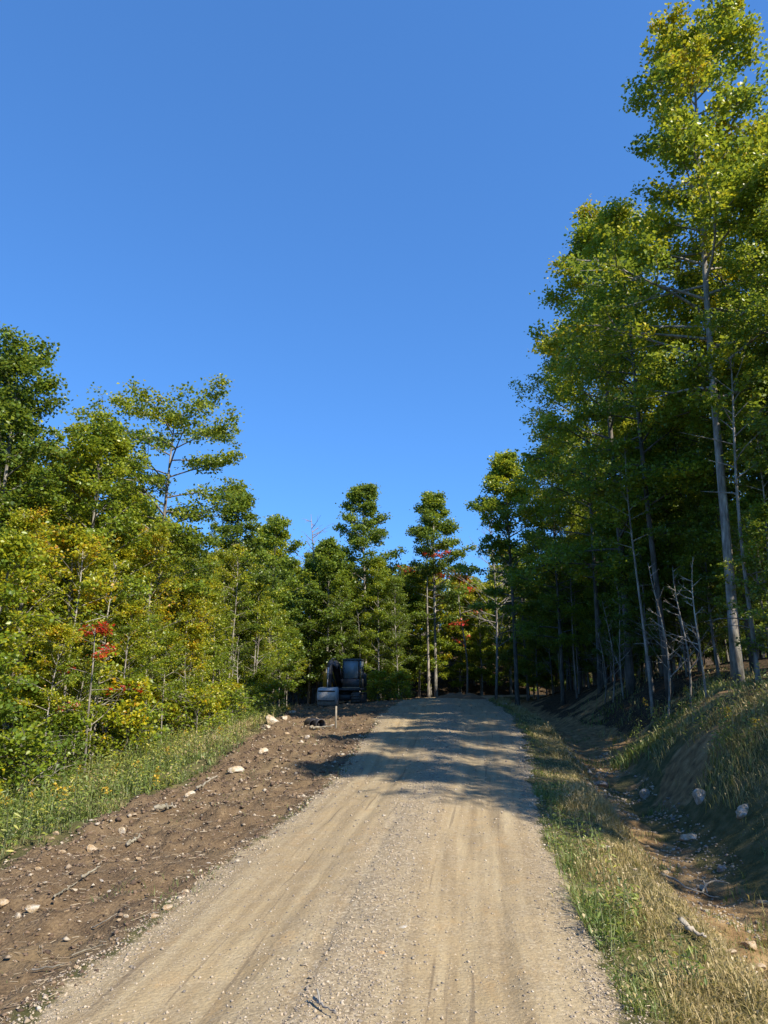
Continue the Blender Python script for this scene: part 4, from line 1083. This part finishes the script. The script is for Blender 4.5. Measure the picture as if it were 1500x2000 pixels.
# ------------------------------------------------------------------ excavator
def excavator():
    yel = plain("yellow_paint", (0.50, 0.26, 0.02), 0.45, wear=0.35, wearc=(0.16, 0.11, 0.06))
    dk = plain("dark_steel", (0.028, 0.03, 0.035), 0.5, wear=0.5, wearc=(0.10, 0.08, 0.06))
    gs = plain("sunlit_worn_steel", (0.50, 0.50, 0.50), 0.5, 0.2, 0.5, (0.20, 0.15, 0.11), 9)  # worn steel, grey lightened to paint sunlight onto the bucket
    rub = plain("track_steel", (0.05, 0.042, 0.036), 0.8, wear=0.7, wearc=(0.14, 0.10, 0.065))
    g, n, l, bs = newmat("cab_glass"); bs.inputs["Base Color"].default_value = (0.34, 0.42, 0.46, 1); bs.inputs["Roughness"].default_value = 0.05  # sky reflection put into the pale blue-grey base colour
    bs.inputs["Transmission Weight"].default_value = 0.35; bs.inputs["IOR"].default_value = 1.5
    X, Y = -2.25, 41.0
    root = empty('excavator', (X, Y, hz(X, Y) - 0.03), math.radians(-7))
    tag(root, 'excavator parked on the pad with its bucket curled to the ground', 'excavator')
    def P(name, mb, mat, parent=root, smooth=False): return link(name, mb.data(name, mat, smooth), parent)
    # undercarriage; the machine faces -y
    for sx in (-1, 1):
        poly = []
        for k in range(9): a = math.pi / 2 + math.pi * k / 8; poly.append((-1.15 + 0.36 * math.cos(a), 0.37 + 0.36 * math.sin(a)))
        for k in range(9): a = -math.pi / 2 + math.pi * k / 8; poly.append((1.15 + 0.36 * math.cos(a), 0.37 + 0.36 * math.sin(a)))
        mb = MB(); mb.prism(poly, sx * 0.88 - 0.19, sx * 0.88 + 0.19)
        tr = P('track', mb, rub)
        # grouser shoes round the loop
        per = np.array(poly + [poly[0]]); seg = np.linalg.norm(np.diff(per, axis=0), axis=1); cum = np.concatenate([[0], np.cumsum(seg)])
        for s in np.arange(0, cum[-1], 0.16):
            i = min(np.searchsorted(cum, s, 'right') - 1, len(seg) - 1); f = (s - cum[i]) / seg[i]
            c = per[i] * (1 - f) + per[i + 1] * f; tn = (per[i + 1] - per[i]) / seg[i]
            mb = MB(); mb.box((0, 0, 0), (0.46, 0.13, 0.05)); 
            o = P('track_shoe', mb, rub, tr) if s == 0 else link('track_shoe', shoe, tr)
            if s == 0: shoe = o.data
            o.location = (sx * 0.88, c[0], c[1]); o.rotation_euler = (math.atan2(tn[1], tn[0]), 0, 0)
    mb = MB(); mb.box((0, 0, 0.5), (1.4, 1.5, 0.34), bev=0.05); P('undercarriage', mb, dk)
    mb = MB(); mb.tube([(0, 0, 0.62), (0, 0, 0.84)], [0.5, 0.5], 20); P('slewing_ring', mb, dk)
    # house
    mb = MB(); mb.box((0, 0.25, 0.92), (2.15, 2.5, 0.16), bev=0.03); P('deck', mb, dk)
    mb = MB(); mb.box((0.0, 1.25, 1.42), (2.15, 0.75, 0.84), bev=0.10); P('counterweight', mb, dk)
    mb = MB(); mb.box((-0.78, 0.05, 1.42), (0.56, 1.5, 0.82), bev=0.06); eh = P('engine_hood', mb, yel)
    mb = MB(); 
    for k in range(5): mb.box((-1.065, 0.1, 1.25 + 0.09 * k), (0.02, 0.7, 0.03))
    P('vent_louvre', mb, dk, eh)
    mb = MB(); mb.box((-0.70, -0.72, 1.62), (0.16, 0.06, 0.12), bev=0.015); P('work_light', mb, plain("lamp_lens", (0.75, 0.45, 0.10), 0.3), eh)
    # cab: posts, roof, lower panel, glass
    cx, cw, cd = 0.56, 0.98, 1.45
    mb = MB(); mb.box((cx, -0.22, 1.24), (cw, cd, 0.52), bev=0.05)
    for sx in (-1, 1):
        for sy in (-1, 1): mb.box((cx + sx * (cw / 2 - 0.05), -0.22 + sy * (cd / 2 - 0.06), 1.98), (0.09, 0.10, 1.0), bev=0.015)
    mb.box((cx, -0.22, 2.50), (cw + 0.03, cd + 0.03, 0.14), bev=0.05)
    cab = P('cab', mb, dk)
    mb = MB(); mb.box((cx, -0.22 - cd / 2 + 0.02, 1.99), (cw - 0.20, 0.015, 0.96)); P('windscreen', mb, g, cab)
    for sx in (-1, 1):
        mb = MB(); mb.box((cx + sx * (cw / 2 - 0.02), -0.22, 1.99), (0.015, cd - 0.24, 0.94)); P('side_window', mb, g, cab)
    mb = MB(); mb.box((cx, 0.1, 1.62), (0.48, 0.45, 0.14), bev=0.04); mb.box((cx, 0.32, 1.98), (0.46, 0.12, 0.66), bev=0.04); P('operator_seat', mb, dk, cab)
    mb = MB(); mb.tube([(cx + 0.49, -0.96, 1.05), (cx + 0.53, -1.0, 1.6), (cx + 0.53, -1.0, 2.0)], [0.014] * 3, 6); P('grab_rail', mb, yel, cab)
    mb = MB(); mb.box((cx, -0.97, 1.02), (cw, 0.06, 0.05), bev=0.01); P('cab_sill', mb, plain("sill_paint", (0.35, 0.26, 0.16), 0.6), cab)
    mb = MB(); mb.box((cx + 0.62, -0.95, 2.0), (0.05, 0.10, 0.26), bev=0.012); mb.tube([(cx + 0.5, -0.92, 2.1), (cx + 0.62, -0.95, 2.1)], [0.012] * 2, 5); P('mirror', mb, dk, cab)
    # boom, stick, bucket swung a little towards the bucket side
    arm = Matrix.Rotation(math.radians(-5), 3, 'Z')
    def arm_mesh(mb):
        A = np.array(arm)
        mb.v = [np.stack([v[:, 0], v[:, 1], np.where(v[:, 2] > 1.1, 1.1 + (v[:, 2] - 1.1) * 0.84, v[:, 2])], -1) @ A.T + np.array([-0.12, 0, 0]) for v in mb.v]; return mb
    boom_poly = [(-0.35, 1.1), (-0.05, 1.2), (-0.55, 1.95), (-1.25, 2.62), (-1.75, 2.72), (-2.35, 2.50), (-2.38, 2.36), (-1.78, 2.40), (-1.35, 2.24), (-0.85, 1.75)]
    mb = MB(); mb.prism(boom_poly, -0.17, 0.17); bo = P('boom', arm_mesh(mb), dk)
    for sx in (-1, 1):
        mb = MB(); mb.tube([(sx * 0.25, -0.55, 1.05), (sx * 0.25, -0.98, 1.55)], [0.07] * 2, 10); mb.tube([(sx * 0.25, -0.98, 1.55), (sx * 0.25, -1.3, 2.2)], [0.04] * 2, 8); P('boom_cylinder', arm_mesh(mb), dk, bo)
    mb = MB(); mb.prism([(-2.10, 2.62), (-2.25, 2.72), (-2.55, 2.40), (-2.62, 1.05), (-2.48, 0.98), (-2.30, 2.2)], -0.12, 0.12); st = P('stick', arm_mesh(mb), dk)
    mb = MB(); mb.tube([(0, -1.5, 2.82), (0, -1.95, 2.80)], [0.06] * 2, 10); mb.tube([(0, -1.95, 2.80), (0, -2.2, 2.70)], [0.035] * 2, 8); P('stick_cylinder', arm_mesh(mb), dk, bo)
    mb = MB(); mb.tube([(0, -2.72, 2.25), (0, -2.82, 1.55)], [0.05] * 2, 10); mb.tube([(0, -2.82, 1.55), (0, -2.84, 1.05)], [0.03] * 2, 8); P('bucket_cylinder', arm_mesh(mb), gs, st)
    # bucket shell with its back towards the road, teeth underneath
    outer = [(-2.50, 1.06), (-2.86, 1.00), (-3.02, 0.78), (-3.04, 0.50), (-2.94, 0.22), (-2.70, 0.06), (-2.36, 0.05)]
    W = 0.47
    mb = MB(); n = len(outer)
    inner = [(y + 0.04 * (1 if y < -2.6 else 0.5), z + (0.03 if z < 0.5 else -0.04)) for y, z in outer]
    V = [(-W, y, z) for y, z in outer] + [(W, y, z) for y, z in outer] + [(-W + 0.02, y, z) for y, z in inner] + [(W - 0.02, y, z) for y, z in inner]
    Q = []
    for k in range(n - 1):
        Q += [(k, k + 1, n + k + 1, n + k), (2 * n + k, 3 * n + k, 3 * n + k + 1, 2 * n + k + 1)]
    Q += [(0, n, 3 * n, 2 * n), (n - 1, 3 * n - 1, 4 * n - 1, 2 * n - 1)]
    mb.add(V, Q)
    bk = P('bucket', arm_mesh(mb), gs)
    for sx in (-1, 1):
        mb = MB(); mb.prism(outer, sx * W - 0.015 + 0.02 * sx, sx * W + 0.015 + 0.02 * sx); P('side_plate', arm_mesh(mb), gs, bk)
    for z, y in ((0.86, -2.99), (0.38, -3.045)):
        mb = MB(); mb.box((0, y, z), (0.9, 0.035, 0.06)); P('wear_strip', arm_mesh(mb), dk, bk)
    for k in range(5):
        mb = MB(); mb.box((-0.4 + 0.2 * k, -2.28, 0.05), (0.07, 0.22, 0.05), bev=0.01); P('tooth', arm_mesh(mb), gs, bk)
excavator()
